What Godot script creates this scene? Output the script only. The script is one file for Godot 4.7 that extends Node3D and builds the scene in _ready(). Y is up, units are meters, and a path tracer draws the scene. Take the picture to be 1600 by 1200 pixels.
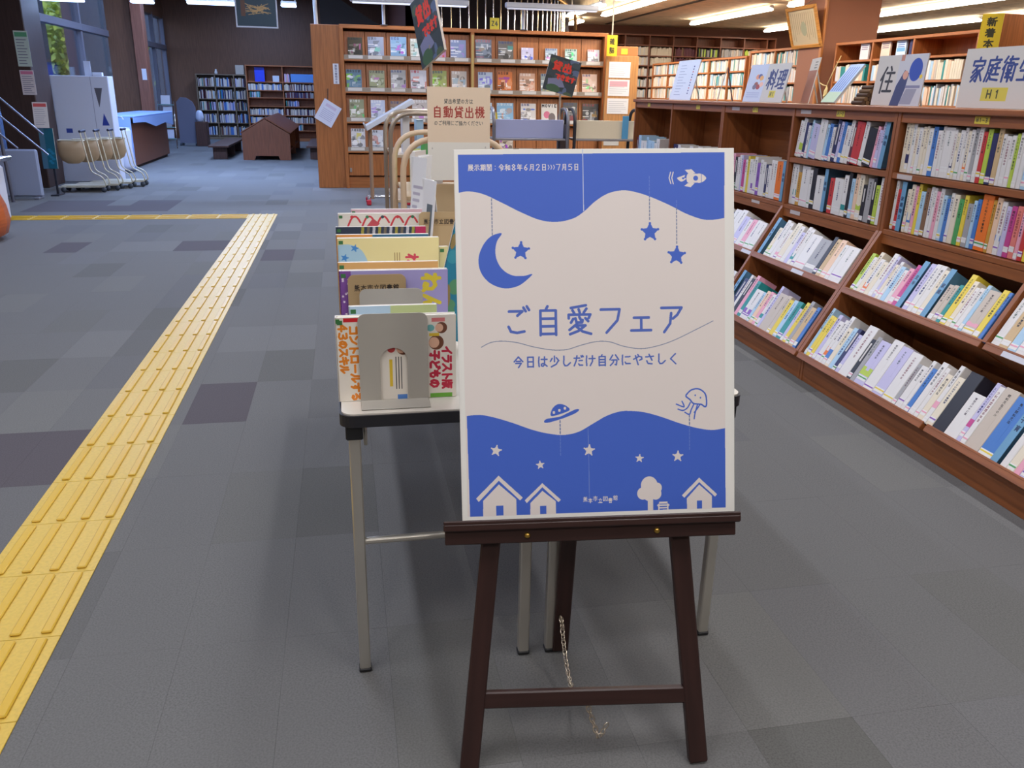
extends Node3D
# A public library floor: an easel poster in front of two folding tables, a sloping bookshelf, a magazine rack behind.

const CAM_POS := Vector3(0, 1.36, 0)
const FOCAL := 1294.0

var mats := {}
var meshes := {}
var taken := {}
var rng := RandomNumberGenerator.new()
var wood_tex_v: ImageTexture
var wood_tex_h: ImageTexture
var carpet_tex: ImageTexture
var plaster_tex: ImageTexture
var title_tex := []
var cover_tex: ImageTexture
var book_count := 0

# ---------------------------------------------------------------- lettering: each character as pen strokes on a 100 x 100 field, y down
const GLYPH := {
	"自": [[48,2,40,16],[22,16,22,96],[22,16,78,16,78,96],[22,42,78,42],[22,67,78,67],[22,92,78,92]],
	"ご": [[22,20,70,20,52,34],[20,70,28,86,50,90,76,86],[74,8,82,20],[86,4,94,16]],
	"愛": [[74,4,20,12],[26,20,32,30],[48,17,52,28],[76,15,66,28],[12,34,12,46],[12,34,90,34,84,46],[28,48,20,60],[36,46,40,60,60,60,62,52],[50,42,56,52],[72,46,82,56],[42,64,14,84],[38,70,72,70,46,88,16,98],[40,74,62,90,92,98]],
	"フ": [[16,16,84,16,76,52,36,92]],
	"ェ": [[24,48,78,48],[50,48,50,88],[14,90,86,90]],
	"ア": [[12,14,86,14,70,38,54,50],[48,32,44,66,22,94]],
	"今": [[50,4,10,46],[50,4,90,46],[32,42,68,42],[24,60,76,60,50,96]],
	"日": [[24,8,24,94],[24,8,76,8,76,94],[24,50,76,50],[24,92,76,92]],
	"は": [[18,8,14,50,18,92],[38,30,92,30],[68,8,68,76,54,90,38,84,40,70,56,66,72,74,92,90]],
	"少": [[50,4,50,52],[28,22,12,48],[68,18,90,44],[86,44,66,74,20,96]],
	"し": [[26,6,24,70,36,90,58,88,86,64]],
	"だ": [[10,26,62,26],[36,6,28,50,10,92],[56,48,86,46],[52,76,60,88,88,88],[74,6,82,18],[88,4,96,14]],
	"け": [[16,8,12,50,16,92],[38,32,94,32],[70,8,70,56,48,94]],
	"分": [[36,6,10,46],[62,4,92,46],[26,50,76,50,70,92,58,88],[46,52,40,72,14,96]],
	"に": [[18,8,14,50,18,92],[44,24,88,22],[42,70,50,84,90,84]],
	"や": [[10,46,60,22,86,28,88,46,66,56],[50,6,58,20],[28,16,52,94]],
	"さ": [[12,28,86,24],[44,6,72,58],[22,62,34,86,72,90]],
	"く": [[70,6,24,48,74,94]],
	"の": [[52,18,40,80,24,84,12,60,26,28,54,16,82,32,86,62,56,92]],
	"方": [[50,2,50,18],[8,22,92,22],[42,24,36,64,12,94],[40,46,76,46,70,92,54,86]],
	"展": [[16,8,84,8,84,26,16,26],[16,8,16,50,6,96],[36,32,36,56],[64,32,64,56],[22,42,88,42],[18,58,94,58],[34,58,34,92,54,84],[86,62,70,74],[52,60,66,82,94,96]],
	"示": [[22,12,78,12],[8,36,92,36],[50,36,50,92,38,86],[28,54,10,84],[72,54,92,82]],
	"期": [[8,20,56,20],[20,4,20,70],[46,4,46,70],[20,36,46,36],[20,52,46,52],[4,70,60,70],[22,78,8,96],[42,78,54,92],[66,8,66,60,56,96],[66,8,92,8,92,92,82,88],[66,36,92,36],[66,60,92,60]],
	"間": [[10,6,10,96],[10,6,40,6,40,36,10,36],[10,20,40,20],[60,6,90,6,90,96,80,92],[60,6,60,36,90,36],[60,20,90,20],[34,48,66,48,66,92,34,92,34,48],[34,70,66,70]],
	"令": [[50,4,8,44],[50,4,92,44],[30,42,70,42],[22,58,76,58,76,80,62,78],[46,58,46,98]],
	"和": [[46,6,12,16],[6,34,56,34],[30,12,30,96],[30,36,6,74],[32,44,54,66],[64,24,64,86],[64,24,94,24,94,86],[64,80,94,80]],
	"年": [[28,2,10,34],[26,18,86,18],[22,42,84,42],[22,42,22,66],[4,66,96,66],[54,18,54,98]],
	"月": [[28,8,28,60,12,96],[28,8,76,8,76,94,62,88],[28,34,76,34],[28,60,76,60]],
	"熊": [[28,2,14,22,44,20],[36,10,48,24],[14,32,14,74],[14,32,46,32,46,74,38,72],[14,46,46,46],[14,58,46,58],[82,6,58,18],[58,4,58,28,70,34,88,32],[82,42,58,54],[58,40,58,64,70,70,90,68],[16,82,8,98],[34,82,36,96],[58,82,62,96],[80,80,92,96]],
	"本": [[6,26,94,26],[50,4,50,98],[46,28,8,76],[54,28,92,76],[32,74,68,74]],
	"市": [[50,2,50,18],[6,20,94,20],[18,40,18,84],[18,40,82,40,82,80,70,78],[50,20,50,98]],
	"立": [[50,4,50,22],[12,24,88,24],[30,34,40,80],[70,34,60,80],[6,88,94,88]],
	"図": [[8,8,8,96],[8,8,92,8,92,96],[8,92,92,92],[30,24,36,38],[50,20,56,34],[74,22,26,80],[32,50,76,80]],
	"書": [[20,12,80,12,80,34,20,34],[4,23,96,23],[50,2,50,54],[14,44,86,44],[4,54,96,54],[26,64,26,98],[26,64,74,64,74,98],[26,80,74,80],[26,95,74,95]],
	"館": [[26,2,4,30],[26,2,48,26],[14,30,40,30,40,56,14,56],[14,30,14,90,44,80],[14,43,40,43],[30,62,48,80],[72,2,72,12],[52,14,52,26],[52,14,94,14,92,26],[60,30,60,98],[60,30,88,30,88,54,60,54],[60,66,90,66,90,96,60,96]],
	"貸": [[30,4,12,28],[22,18,22,42],[40,22,92,18],[60,4,68,28,94,38],[80,6,88,12],[26,46,26,84],[26,46,76,46,76,84],[26,58,76,58],[26,70,76,70],[26,84,76,84],[36,88,14,98],[64,88,88,98]],
	"出": [[50,4,50,92],[22,16,22,46,78,46],[78,16,78,46],[12,56,12,94,88,94],[88,56,88,94]],
	"希": [[72,4,28,26],[28,6,76,28],[6,38,94,38],[42,28,8,74],[22,54,22,88],[22,54,80,54,80,86,70,84],[52,42,52,98]],
	"望": [[26,2,26,12],[6,14,50,14],[16,14,16,40,46,36],[60,4,60,30,52,44],[60,4,90,4,90,42,80,40],[60,16,90,16],[60,28,90,28],[14,54,86,54],[20,74,80,74],[50,54,50,94],[6,94,94,94]],
	"動": [[46,4,12,10],[4,20,58,20],[12,32,12,60],[12,32,52,32,52,60,12,60],[12,46,52,46],[32,8,32,88],[10,74,54,74],[4,92,60,86],[62,28,94,28,90,92,78,88],[76,6,76,50,60,96]],
	"機": [[4,28,36,28],[20,4,20,98],[20,32,4,64],[22,40,34,54],[50,4,42,18,52,22,42,38,58,34],[84,4,76,18,86,22,76,38,94,34],[38,52,96,52],[64,4,68,54,88,94,96,86],[48,52,46,74,34,96],[50,62,60,72],[86,60,60,94],[72,42,84,50]],
	"利": [[48,4,12,14],[4,32,58,32],[30,10,30,96],[30,34,6,70],[32,42,56,62],[70,16,70,66],[92,4,92,92,80,88]],
	"用": [[18,8,18,60,6,96],[18,8,86,8,86,92,74,90],[18,34,86,34],[18,60,86,60],[52,8,52,94]],
	"協": [[2,34,30,34],[16,4,16,98],[40,18,84,18,80,42,72,40],[62,4,56,30,42,44],[34,58,62,58,60,94,52,92],[46,48,42,74,30,96],[68,58,96,58,94,94,86,92],[80,48,76,74,66,96]],
	"力": [[12,30,86,30,80,90,62,84],[46,4,44,46,12,96]],
	"い": [[14,16,16,70,30,82,38,64],[72,20,86,40,90,66]],
	"で": [[8,20,86,16,56,36,48,64,60,86,80,90],[72,44,80,56],[86,38,94,50]],
	"き": [[18,22,78,16],[16,44,84,38],[44,4,72,62],[22,68,36,90,74,92]],
	"ま": [[16,22,84,22],[20,44,80,44],[50,4,50,76,36,92,18,84,24,70,46,70,84,90]],
	"す": [[6,24,94,22],[56,4,56,56,44,68,34,58,42,46,56,48,58,70,40,96]],
	"雑": [[8,16,46,16,42,40,54,40],[26,4,22,30,6,44],[4,56,54,56],[30,44,30,98],[28,58,6,86],[32,62,52,78],[66,4,54,32],[60,24,60,98],[78,4,74,22],[60,24,94,24],[60,46,92,46],[60,68,92,68],[60,92,96,92],[76,24,76,92]],
	"誌": [[8,8,40,8],[4,24,46,24],[8,40,40,40],[8,54,40,54],[10,68,10,98],[10,68,40,68,40,96,10,96],[50,22,96,22],[72,4,72,44],[54,46,92,46],[50,64,46,88],[60,60,62,92,84,92,86,80],[70,56,76,66],[86,60,96,76]],
	"新": [[26,2,26,14],[6,16,50,16],[14,22,20,36],[40,22,34,36],[4,40,52,40],[6,58,52,58],[28,40,28,98],[26,60,6,84],[32,64,50,78],[88,6,62,16],[62,14,62,60,54,96],[62,42,96,42],[80,42,80,98]],
	"着": [[34,2,40,12],[66,2,60,12],[10,16,90,16],[16,30,84,30],[4,44,96,44],[50,16,50,44],[40,44,8,82],[32,56,32,98],[32,56,80,56,80,98],[32,70,80,70],[32,84,80,84],[32,96,80,96]],
	"料": [[12,14,20,36],[46,12,38,36],[4,44,54,44],[30,4,30,98],[28,46,6,80],[32,52,52,74],[62,18,74,30],[60,44,72,56],[54,76,98,66],[84,4,84,98]],
	"理": [[6,14,40,14],[6,46,40,46],[22,14,22,84],[4,86,44,76],[50,8,50,54],[50,8,92,8,92,54,50,54],[50,30,92,30],[72,8,72,92],[50,74,94,74],[44,94,98,94]],
	"住": [[30,4,4,50],[18,32,18,98],[58,2,68,14],[38,24,94,24],[66,24,66,90],[42,56,90,56],[34,92,98,92]],
	"家": [[50,2,50,14],[8,16,8,32],[8,16,92,16,90,32],[24,34,78,34],[52,34,14,60],[38,46,58,70,52,96,42,92],[46,56,12,80],[50,70,14,96],[86,44,64,58],[60,52,94,92]],
	"庭": [[54,2,54,12],[12,14,94,14],[12,14,12,60,2,96],[86,24,56,30],[72,28,72,70],[52,46,96,46],[52,70,96,70],[22,34,44,34,30,54,44,54,22,96],[26,64,44,88,98,92]],
	"衛": [[20,4,4,24],[22,26,4,50],[14,42,14,98],[38,14,66,14],[50,4,44,28],[34,28,70,28],[38,38,64,38,64,54,38,54,38,38],[34,66,70,66],[42,54,40,82],[34,82,72,82],[56,60,56,98],[76,14,96,14],[74,34,98,34],[88,34,88,94,80,90]],
	"生": [[28,6,10,48],[24,28,88,28],[16,58,86,58],[52,4,52,92],[6,92,96,92]],
	"手": [[78,4,18,14],[14,34,86,34],[6,58,94,58],[52,14,52,92,38,88]],
	"芸": [[6,14,94,14],[32,2,32,26],[68,2,68,26],[20,38,80,38],[6,56,94,56],[42,56,20,92,80,86],[64,70,88,98]],
	"イ": [[82,8,50,38,12,58],[54,34,54,96]],
	"ラ": [[22,12,78,12],[12,38,84,38,70,72,34,96]],
	"ス": [[16,14,76,14,58,50,10,92],[56,52,90,90]],
	"ト": [[36,6,36,96],[36,38,82,62]],
	"版": [[10,8,10,60,4,96],[38,4,38,34],[10,36,48,36],[10,60,38,60,38,96],[56,10,96,10],[58,10,58,60,46,96],[62,34,90,34,76,68,54,96],[64,48,96,96]],
	"子": [[16,10,80,10,52,34],[50,34,50,92,34,86],[6,48,94,48]],
	"ど": [[24,10,34,44],[76,28,34,50,16,72,30,88,78,88],[74,6,82,18],[88,2,96,14]],
	"も": [[44,4,36,70,46,90,70,88,82,64],[16,26,70,26],[14,50,68,50]],
	"キ": [[12,32,82,22],[8,62,92,50],[42,4,58,96]],
	"ル": [[30,14,28,60,8,92],[58,8,58,88,94,54]],
	"コ": [[16,18,82,18,82,86],[12,86,82,86]],
	"ン": [[14,16,38,32],[14,88,60,70,90,26]],
	"ロ": [[16,16,16,88],[16,16,84,16,84,88],[16,84,84,84]],
	"る": [[22,10,72,10,22,52,50,42,78,54,82,76,60,92,38,86,46,74,62,82]],
	"ー": [[12,50,88,50]],
	"ガ": [[10,32,80,30,74,88,60,84],[44,6,40,50,12,94],[78,4,86,16],[90,2,97,12]],
	"ね": [[26,4,26,96],[6,28,34,26,6,76],[6,76,40,36,66,26,86,44,86,70,70,88,54,82,60,70,76,76,96,92]],
	"ん": [[54,4,10,92],[10,92,34,54,48,56,52,86,70,90,92,56]],
	"育": [[50,2,50,12],[6,14,94,14],[42,14,20,38,78,34],[62,24,84,44],[22,50,22,98],[22,50,78,50,78,94,66,92],[22,64,78,64],[22,78,78,78]],
	"児": [[18,8,18,52],[38,6,82,6,82,52,38,52,38,6],[38,28,82,28],[36,56,32,80,6,98],[62,56,62,86,70,94,92,92,94,78]],
	"1": [[34,24,52,8,52,94]],
	"2": [[20,26,34,8,64,8,76,28,60,52,18,92,84,92]],
	"3": [[20,12,70,8,80,26,64,44,40,48],[50,48,78,58,82,80,56,94,18,86]],
	"4": [[62,6,14,64,90,64],[64,30,64,96]],
	"5": [[76,8,28,8,22,46,56,40,80,64,60,92,20,86]],
	"6": [[70,8,34,40,22,70,50,94,78,70,50,48,26,64]],
	"7": [[16,10,84,10,48,94]],
	"8": [[50,6,24,26,50,46,76,26,50,6],[50,46,20,70,50,94,80,70,50,46]],
	"H": [[20,6,20,94],[80,6,80,94],[20,50,80,50]],
	"L": [[24,6,24,92,82,92]],
	"Z": [[16,8,84,8,16,92,86,92]],
	"M": [[12,94,12,8,50,62,88,8,88,94]],
	"O": [[50,6,18,30,18,70,50,94,82,70,82,30,50,6]],
	"V": [[10,8,50,92,90,8]],
	"I": [[50,8,50,92]],
	"E": [[80,8,22,8,22,92,82,92],[22,48,72,48]],
	"-": [[20,52,80,52]],
	">": [[30,20,70,50,30,80]],
	":": [[50,28,50,32],[50,70,50,74]],
}

# ---------------------------------------------------------------- painting into images
func fill_poly(img: Image, pts: PackedVector2Array, col: Color) -> void:
	var y0 := 1e9
	var y1 := -1e9
	for p in pts:
		y0 = minf(y0, p.y)
		y1 = maxf(y1, p.y)
	var h := img.get_height()
	var n := pts.size()
	for y in range(maxi(0, int(floor(y0))), mini(h - 1, int(ceil(y1))) + 1):
		var yc := float(y) + 0.5
		var xs: Array[float] = []
		for i in n:
			var a := pts[i]
			var b := pts[(i + 1) % n]
			if (a.y <= yc and b.y > yc) or (b.y <= yc and a.y > yc):
				xs.append(a.x + (yc - a.y) / (b.y - a.y) * (b.x - a.x))
		xs.sort()
		var k := 0
		while k + 1 < xs.size():
			var xa := int(round(xs[k]))
			var xb := int(round(xs[k + 1]))
			if xb > xa:
				img.fill_rect(Rect2i(xa, y, xb - xa, 1), col)
			k += 2

func disc(img: Image, c: Vector2, rx: float, ry: float, col: Color) -> void:
	for y in range(int(floor(c.y - ry)), int(ceil(c.y + ry)) + 1):
		var q := 1.0 - pow((float(y) + 0.5 - c.y) / ry, 2.0)
		if q > 0.0:
			var w := rx * sqrt(q)
			var xa := int(round(c.x - w))
			var xb := int(round(c.x + w))
			if xb > xa:
				img.fill_rect(Rect2i(xa, y, xb - xa, 1), col)

func stroke(img: Image, pts: PackedVector2Array, r: float, col: Color) -> void:
	for i in pts.size():
		if r > 0.8:
			disc(img, pts[i], r, r, col)
		if i > 0:
			var a := pts[i - 1]
			var b := pts[i]
			var d := (b - a).normalized()
			if d == Vector2.ZERO:
				continue
			var q := Vector2(-d.y, d.x) * maxf(r, 0.55)
			fill_poly(img, PackedVector2Array([a + q, b + q, b - q, a - q]), col)

func flat_pts(a: Array) -> PackedVector2Array:
	var out := PackedVector2Array()
	for i in range(0, a.size(), 2):
		out.append(Vector2(a[i], a[i + 1]))
	return out

func smooth_pts(a: Array, closed := false) -> PackedVector2Array:
	var p := flat_pts(a)
	var n := p.size()
	var out := PackedVector2Array()
	for i in (n if closed else n - 1):
		var p0 := p[(i - 1 + n) % n] if (closed or i > 0) else p[i]
		var p1 := p[i]
		var p2 := p[(i + 1) % n]
		var p3 := p[(i + 2) % n] if (closed or i + 2 < n) else p2
		for k in 6:
			out.append(p1.cubic_interpolate(p2, p0, p3, k / 6.0))
	if not closed:
		out.append(p[n - 1])
	return out

func glyph(img: Image, ch: String, at: Vector2, w: float, h: float, r: float, col: Color, lean := 0.0) -> void:
	if not GLYPH.has(ch):
		return
	for s in GLYPH[ch]:
		var pts := PackedVector2Array()
		for i in range(0, s.size(), 2):
			var gy: float = s[i + 1] / 100.0
			pts.append(at + Vector2(s[i] / 100.0 * w + (1.0 - gy) * lean * h, gy * h))
		stroke(img, pts, r, col)

func write(img: Image, text: String, x: float, y: float, w: float, h: float, step: float, r: float, col: Color, down := false, lean := 0.0) -> void:
	for i in text.length():
		glyph(img, text[i], Vector2(x, y + i * step) if down else Vector2(x + i * step, y), w, h, r, col, lean)

func star(img: Image, c: Vector2, r: float, turn: float, col: Color) -> void:
	var p := PackedVector2Array()
	for i in 10:
		var a := turn - PI / 2 + i * PI / 5
		p.append(c + Vector2(cos(a), sin(a)) * (r if i % 2 == 0 else r * 0.5))
	fill_poly(img, p, col)
	for i in 5:
		disc(img, p[i * 2].lerp(c, 0.12), r * 0.13, r * 0.13, col)

func rgb(r: int, g: int, b: int) -> Color:
	return Color(r / 255.0, g / 255.0, b / 255.0)

func new_img(w: int, h: int, col: Color) -> Image:
	var im := Image.create_empty(w, h, false, Image.FORMAT_RGB8)
	im.fill(col)
	return im

func tex(im: Image) -> ImageTexture:
	im.generate_mipmaps()
	return ImageTexture.create_from_image(im)

# ---------------------------------------------------------------- materials
func mat(col: Color, rough := 0.6, metal := 0.0) -> StandardMaterial3D:
	var key := "%s %.2f %.2f" % [col.to_html(false), rough, metal]
	if not mats.has(key):
		var m := StandardMaterial3D.new()
		m.albedo_color = col
		m.roughness = rough
		m.metallic = metal
		mats[key] = m
	return mats[key]

func wood(col: Color, across := false, rough := 0.45) -> StandardMaterial3D:
	var key := "wood %s %s %.2f" % [col.to_html(false), across, rough]
	if not mats.has(key):
		var m := StandardMaterial3D.new()
		m.albedo_color = col
		m.albedo_texture = wood_tex_h if across else wood_tex_v
		m.roughness = rough
		m.uv1_triplanar = true
		m.uv1_scale = Vector3(0.9, 0.9, 0.9)
		mats[key] = m
	return mats[key]

func printed(t: Texture2D, rough := 0.55, tint := Color.WHITE) -> StandardMaterial3D:
	var key := "print %d %.2f %s" % [t.get_instance_id(), rough, tint.to_html(false)]
	if not mats.has(key):
		var m := StandardMaterial3D.new()
		m.albedo_texture = t
		m.albedo_color = tint
		m.roughness = rough
		mats[key] = m
	return mats[key]

func grain_image(seed_no: int, fx: float, fy: float, lo: float, hi: float, size := 256) -> Image:
	var n := FastNoiseLite.new()
	n.seed = seed_no
	n.noise_type = FastNoiseLite.TYPE_SIMPLEX_SMOOTH
	n.frequency = 1.0
	n.fractal_octaves = 4
	var im := Image.create_empty(size, size, false, Image.FORMAT_RGB8)
	for y in size:
		for x in size:
			var u := float(x) / size
			var v := float(y) / size
			# blended with its own shifted copy so that the edges meet
			var a := n.get_noise_2d(u * fx, v * fy)
			var b := n.get_noise_2d((u - 1.0) * fx, v * fy)
			var c := n.get_noise_2d(u * fx, (v - 1.0) * fy)
			var d := n.get_noise_2d((u - 1.0) * fx, (v - 1.0) * fy)
			var s := lerpf(lerpf(a, b, u), lerpf(c, d, u), v)
			var k := clampf(lerpf(lo, hi, s * 0.9 + 0.5), 0.0, 1.0)
			im.set_pixel(x, y, Color(k, k, k))
	return im

# ---------------------------------------------------------------- meshes
func tri_out(st: SurfaceTool, a: Vector3, b: Vector3, c: Vector3, mid: Vector3) -> void:
	var n := (b - a).cross(c - a)
	if n.dot((a + b + c) / 3.0 - mid) > 0.0:
		st.add_vertex(a); st.add_vertex(c); st.add_vertex(b)
	else:
		st.add_vertex(a); st.add_vertex(b); st.add_vertex(c)

func quad_out(st: SurfaceTool, a: Vector3, b: Vector3, c: Vector3, d: Vector3, mid: Vector3) -> void:
	tri_out(st, a, b, c, mid)
	tri_out(st, a, c, d, mid)

func begin() -> SurfaceTool:
	var st := SurfaceTool.new()
	st.begin(Mesh.PRIMITIVE_TRIANGLES)
	return st

func done(st: SurfaceTool, smooth := false) -> ArrayMesh:
	if not smooth:
		st.set_smooth_group(-1)
	st.generate_normals()
	return st.commit()

func add_box(st: SurfaceTool, c: Vector3, s: Vector3, bev := 0.0, basis := Basis.IDENTITY) -> void:
	st.set_smooth_group(-1)
	var h := s * 0.5
	if bev <= 0.0:
		var v: Array[Vector3] = []
		for i in 8:
			v.append(c + basis * Vector3(h.x if i & 1 else -h.x, h.y if i & 2 else -h.y, h.z if i & 4 else -h.z))
		for f in [[0, 1, 3, 2], [4, 5, 7, 6], [0, 1, 5, 4], [2, 3, 7, 6], [0, 2, 6, 4], [1, 3, 7, 5]]:
			quad_out(st, v[f[0]], v[f[1]], v[f[2]], v[f[3]], c)
		return
	bev = minf(bev, minf(h.x, minf(h.y, h.z)) * 0.98)
	var g := func(sx: int, sy: int, sz: int, ax: int) -> Vector3:
		var q := Vector3(sx * (h.x - (0.0 if ax == 0 else bev)), sy * (h.y - (0.0 if ax == 1 else bev)), sz * (h.z - (0.0 if ax == 2 else bev)))
		return c + basis * q
	for a in [-1, 1]:
		quad_out(st, g.call(a, -1, -1, 0), g.call(a, 1, -1, 0), g.call(a, 1, 1, 0), g.call(a, -1, 1, 0), c)
		quad_out(st, g.call(-1, a, -1, 1), g.call(1, a, -1, 1), g.call(1, a, 1, 1), g.call(-1, a, 1, 1), c)
		quad_out(st, g.call(-1, -1, a, 2), g.call(1, -1, a, 2), g.call(1, 1, a, 2), g.call(-1, 1, a, 2), c)
		for b in [-1, 1]:
			quad_out(st, g.call(a, b, -1, 0), g.call(a, b, 1, 0), g.call(a, b, 1, 1), g.call(a, b, -1, 1), c)
			quad_out(st, g.call(a, -1, b, 0), g.call(a, 1, b, 0), g.call(a, 1, b, 2), g.call(a, -1, b, 2), c)
			quad_out(st, g.call(-1, a, b, 1), g.call(1, a, b, 1), g.call(1, a, b, 2), g.call(-1, a, b, 2), c)
			for d in [-1, 1]:
				tri_out(st, g.call(a, b, d, 0), g.call(a, b, d, 1), g.call(a, b, d, 2), c)

func box(s: Vector3, bev := 0.0) -> Mesh:
	var key := "box %.4f %.4f %.4f %.4f" % [s.x, s.y, s.z, bev]
	if not meshes.has(key):
		var st := begin()
		add_box(st, Vector3.ZERO, s, bev)
		meshes[key] = done(st)
	return meshes[key]

func add_tube(st: SurfaceTool, pts: Array, r: float, sides := 8, cap := true) -> void:
	# rings carried along the line with a frame that does not twist
	st.set_smooth_group(1)
	var rings := []
	var up := Vector3.UP
	for i in pts.size():
		var d: Vector3
		if i == 0:
			d = pts[1] - pts[0]
		elif i == pts.size() - 1:
			d = pts[i] - pts[i - 1]
		else:
			d = (pts[i + 1] - pts[i]).normalized() + (pts[i] - pts[i - 1]).normalized()
		d = d.normalized()
		if absf(d.dot(up)) > 0.95:
			up = Vector3.RIGHT if absf(d.x) < 0.9 else Vector3.BACK
		var a := d.cross(up).normalized()
		var b := a.cross(d).normalized()
		up = b
		var ring := []
		for k in sides:
			var t := TAU * k / sides
			ring.append(pts[i] + (a * cos(t) + b * sin(t)) * r)
		rings.append(ring)
	for i in rings.size() - 1:
		var mid: Vector3 = (pts[i] + pts[i + 1]) * 0.5
		for k in sides:
			var k2 := (k + 1) % sides
			quad_out(st, rings[i][k], rings[i][k2], rings[i + 1][k2], rings[i + 1][k], mid)
	if cap:
		st.set_smooth_group(-1)
		for e in [0, rings.size() - 1]:
			var inner: Vector3 = pts[1] if e == 0 else pts[e - 1]
			for k in range(1, sides - 1):
				tri_out(st, rings[e][0], rings[e][k], rings[e][k + 1], inner)

func tube(pts: Array, r: float, sides := 8) -> Mesh:
	var st := begin()
	add_tube(st, pts, r, sides)
	return done(st, true)

func bend(pts: Array, r: float, seg := 5) -> Array:
	# rounds the corners of a line of points
	var out := [pts[0]]
	for i in range(1, pts.size() - 1):
		var p: Vector3 = pts[i]
		var a: Vector3 = (pts[i - 1] - p)
		var b: Vector3 = (pts[i + 1] - p)
		var q := minf(r, minf(a.length(), b.length()) * 0.5)
		var s := p + a.normalized() * q
		var e := p + b.normalized() * q
		for k in seg + 1:
			var t := float(k) / seg
			out.append(s.lerp(p, t).lerp(p.lerp(e, t), t))
	out.append(pts[pts.size() - 1])
	return out

func add_lathe(st: SurfaceTool, profile: Array, c: Vector3, sides := 16, basis := Basis.IDENTITY) -> void:
	st.set_smooth_group(1)
	var mid_y := 0.0
	for p in profile:
		mid_y += p.y / profile.size()
	for i in profile.size() - 1:
		for k in sides:
			var a := TAU * k / sides
			var b := TAU * (k + 1) / sides
			var p: Vector2 = profile[i]
			var q: Vector2 = profile[i + 1]
			var v0 := c + basis * Vector3(p.x * cos(a), p.y, p.x * sin(a))
			var v1 := c + basis * Vector3(p.x * cos(b), p.y, p.x * sin(b))
			var v2 := c + basis * Vector3(q.x * cos(b), q.y, q.x * sin(b))
			var v3 := c + basis * Vector3(q.x * cos(a), q.y, q.x * sin(a))
			var m := c + basis * Vector3(0, mid_y, 0)
			if p.x > 1e-5:
				tri_out(st, v0, v1, v2, m)
			if q.x > 1e-5:
				tri_out(st, v0, v2, v3, m)

func lathe(profile: Array, sides := 16) -> Mesh:
	var st := begin()
	add_lathe(st, profile, Vector3.ZERO, sides)
	return done(st, true)

func prism(poly: Array, depth: float) -> Mesh:
	# a flat outline in x and y, given thickness along z
	var st := begin()
	st.set_smooth_group(-1)
	var p := PackedVector2Array(poly)
	if Geometry2D.is_polygon_clockwise(p):
		p.reverse()
	var idx := Geometry2D.triangulate_polygon(p)
	var h := depth * 0.5
	for i in range(0, idx.size(), 3):
		var a := p[idx[i]]
		var b := p[idx[i + 1]]
		var c := p[idx[i + 2]]
		if (b - a).cross(c - a) < 0.0:
			var t := b
			b = c
			c = t
		for q in [a, c, b]:
			st.add_vertex(Vector3(q.x, q.y, h))
		for q in [a, b, c]:
			st.add_vertex(Vector3(q.x, q.y, -h))
	for i in p.size():
		var a := p[i]
		var b := p[(i + 1) % p.size()]
		var a0 := Vector3(a.x, a.y, -h)
		var a1 := Vector3(a.x, a.y, h)
		var b0 := Vector3(b.x, b.y, -h)
		var b1 := Vector3(b.x, b.y, h)
		for q in [a0, b1, b0, a0, a1, b1]:
			st.add_vertex(q)
	return done(st)

func sheet(w: float, h: float, t: float, face: Material, side: Material, uv := Rect2(0, 0, 1, 1), quarter := 0) -> Mesh:
	# a flat printed thing: print on the +z face, plain sides
	var key := "sheet %.4f %.4f %.4f %d %d %s %d" % [w, h, t, face.get_instance_id(), side.get_instance_id(), str(uv), quarter]
	if meshes.has(key):
		return meshes[key]
	var c := [Vector3(-w / 2, h / 2, t / 2), Vector3(w / 2, h / 2, t / 2), Vector3(w / 2, -h / 2, t / 2), Vector3(-w / 2, -h / 2, t / 2)]
	var u := [uv.position, uv.position + Vector2(uv.size.x, 0), uv.end, uv.position + Vector2(0, uv.size.y)]
	var st := begin()
	for i in [0, 1, 2, 0, 2, 3]:
		st.set_normal(Vector3(0, 0, 1))
		st.set_uv(u[(i + 4 - quarter) % 4])
		st.add_vertex(c[i])
	var m := ArrayMesh.new()
	st.commit(m)
	m.surface_set_material(0, face)
	var s2 := begin()
	var hv := Vector3(w, h, t) * 0.5
	var v: Array[Vector3] = []
	for i in 8:
		v.append(Vector3(hv.x if i & 1 else -hv.x, hv.y if i & 2 else -hv.y, hv.z if i & 4 else -hv.z))
	s2.set_smooth_group(-1)
	for f in [[0, 1, 3, 2], [0, 1, 5, 4], [2, 3, 7, 6], [0, 2, 6, 4], [1, 3, 7, 5]]:
		quad_out(s2, v[f[0]], v[f[1]], v[f[2]], v[f[3]], Vector3.ZERO)
	s2.generate_normals()
	s2.commit(m)
	m.surface_set_material(1, side)
	meshes[key] = m
	return m

# ---------------------------------------------------------------- the tree of things
func numbered(called: String) -> String:
	if not taken.has(called):
		taken[called] = 0
		return called
	taken[called] += 1
	return "%s_%03d" % [called, taken[called]]

func tag(o: Node, label: String, category: String, group := "", kind := "") -> void:
	o.set_meta("label", label)
	if category != "":
		o.set_meta("category", category)
	if group != "":
		o.set_meta("group", group)
	if kind != "":
		o.set_meta("kind", kind)

func thing(called: String, label: String, category: String, at := Vector3.ZERO, turn := 0.0, group := "") -> Node3D:
	var o := Node3D.new()
	o.name = numbered(called)
	add_child(o)
	o.position = at
	o.rotation.y = turn
	tag(o, label, category, group)
	return o

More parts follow.
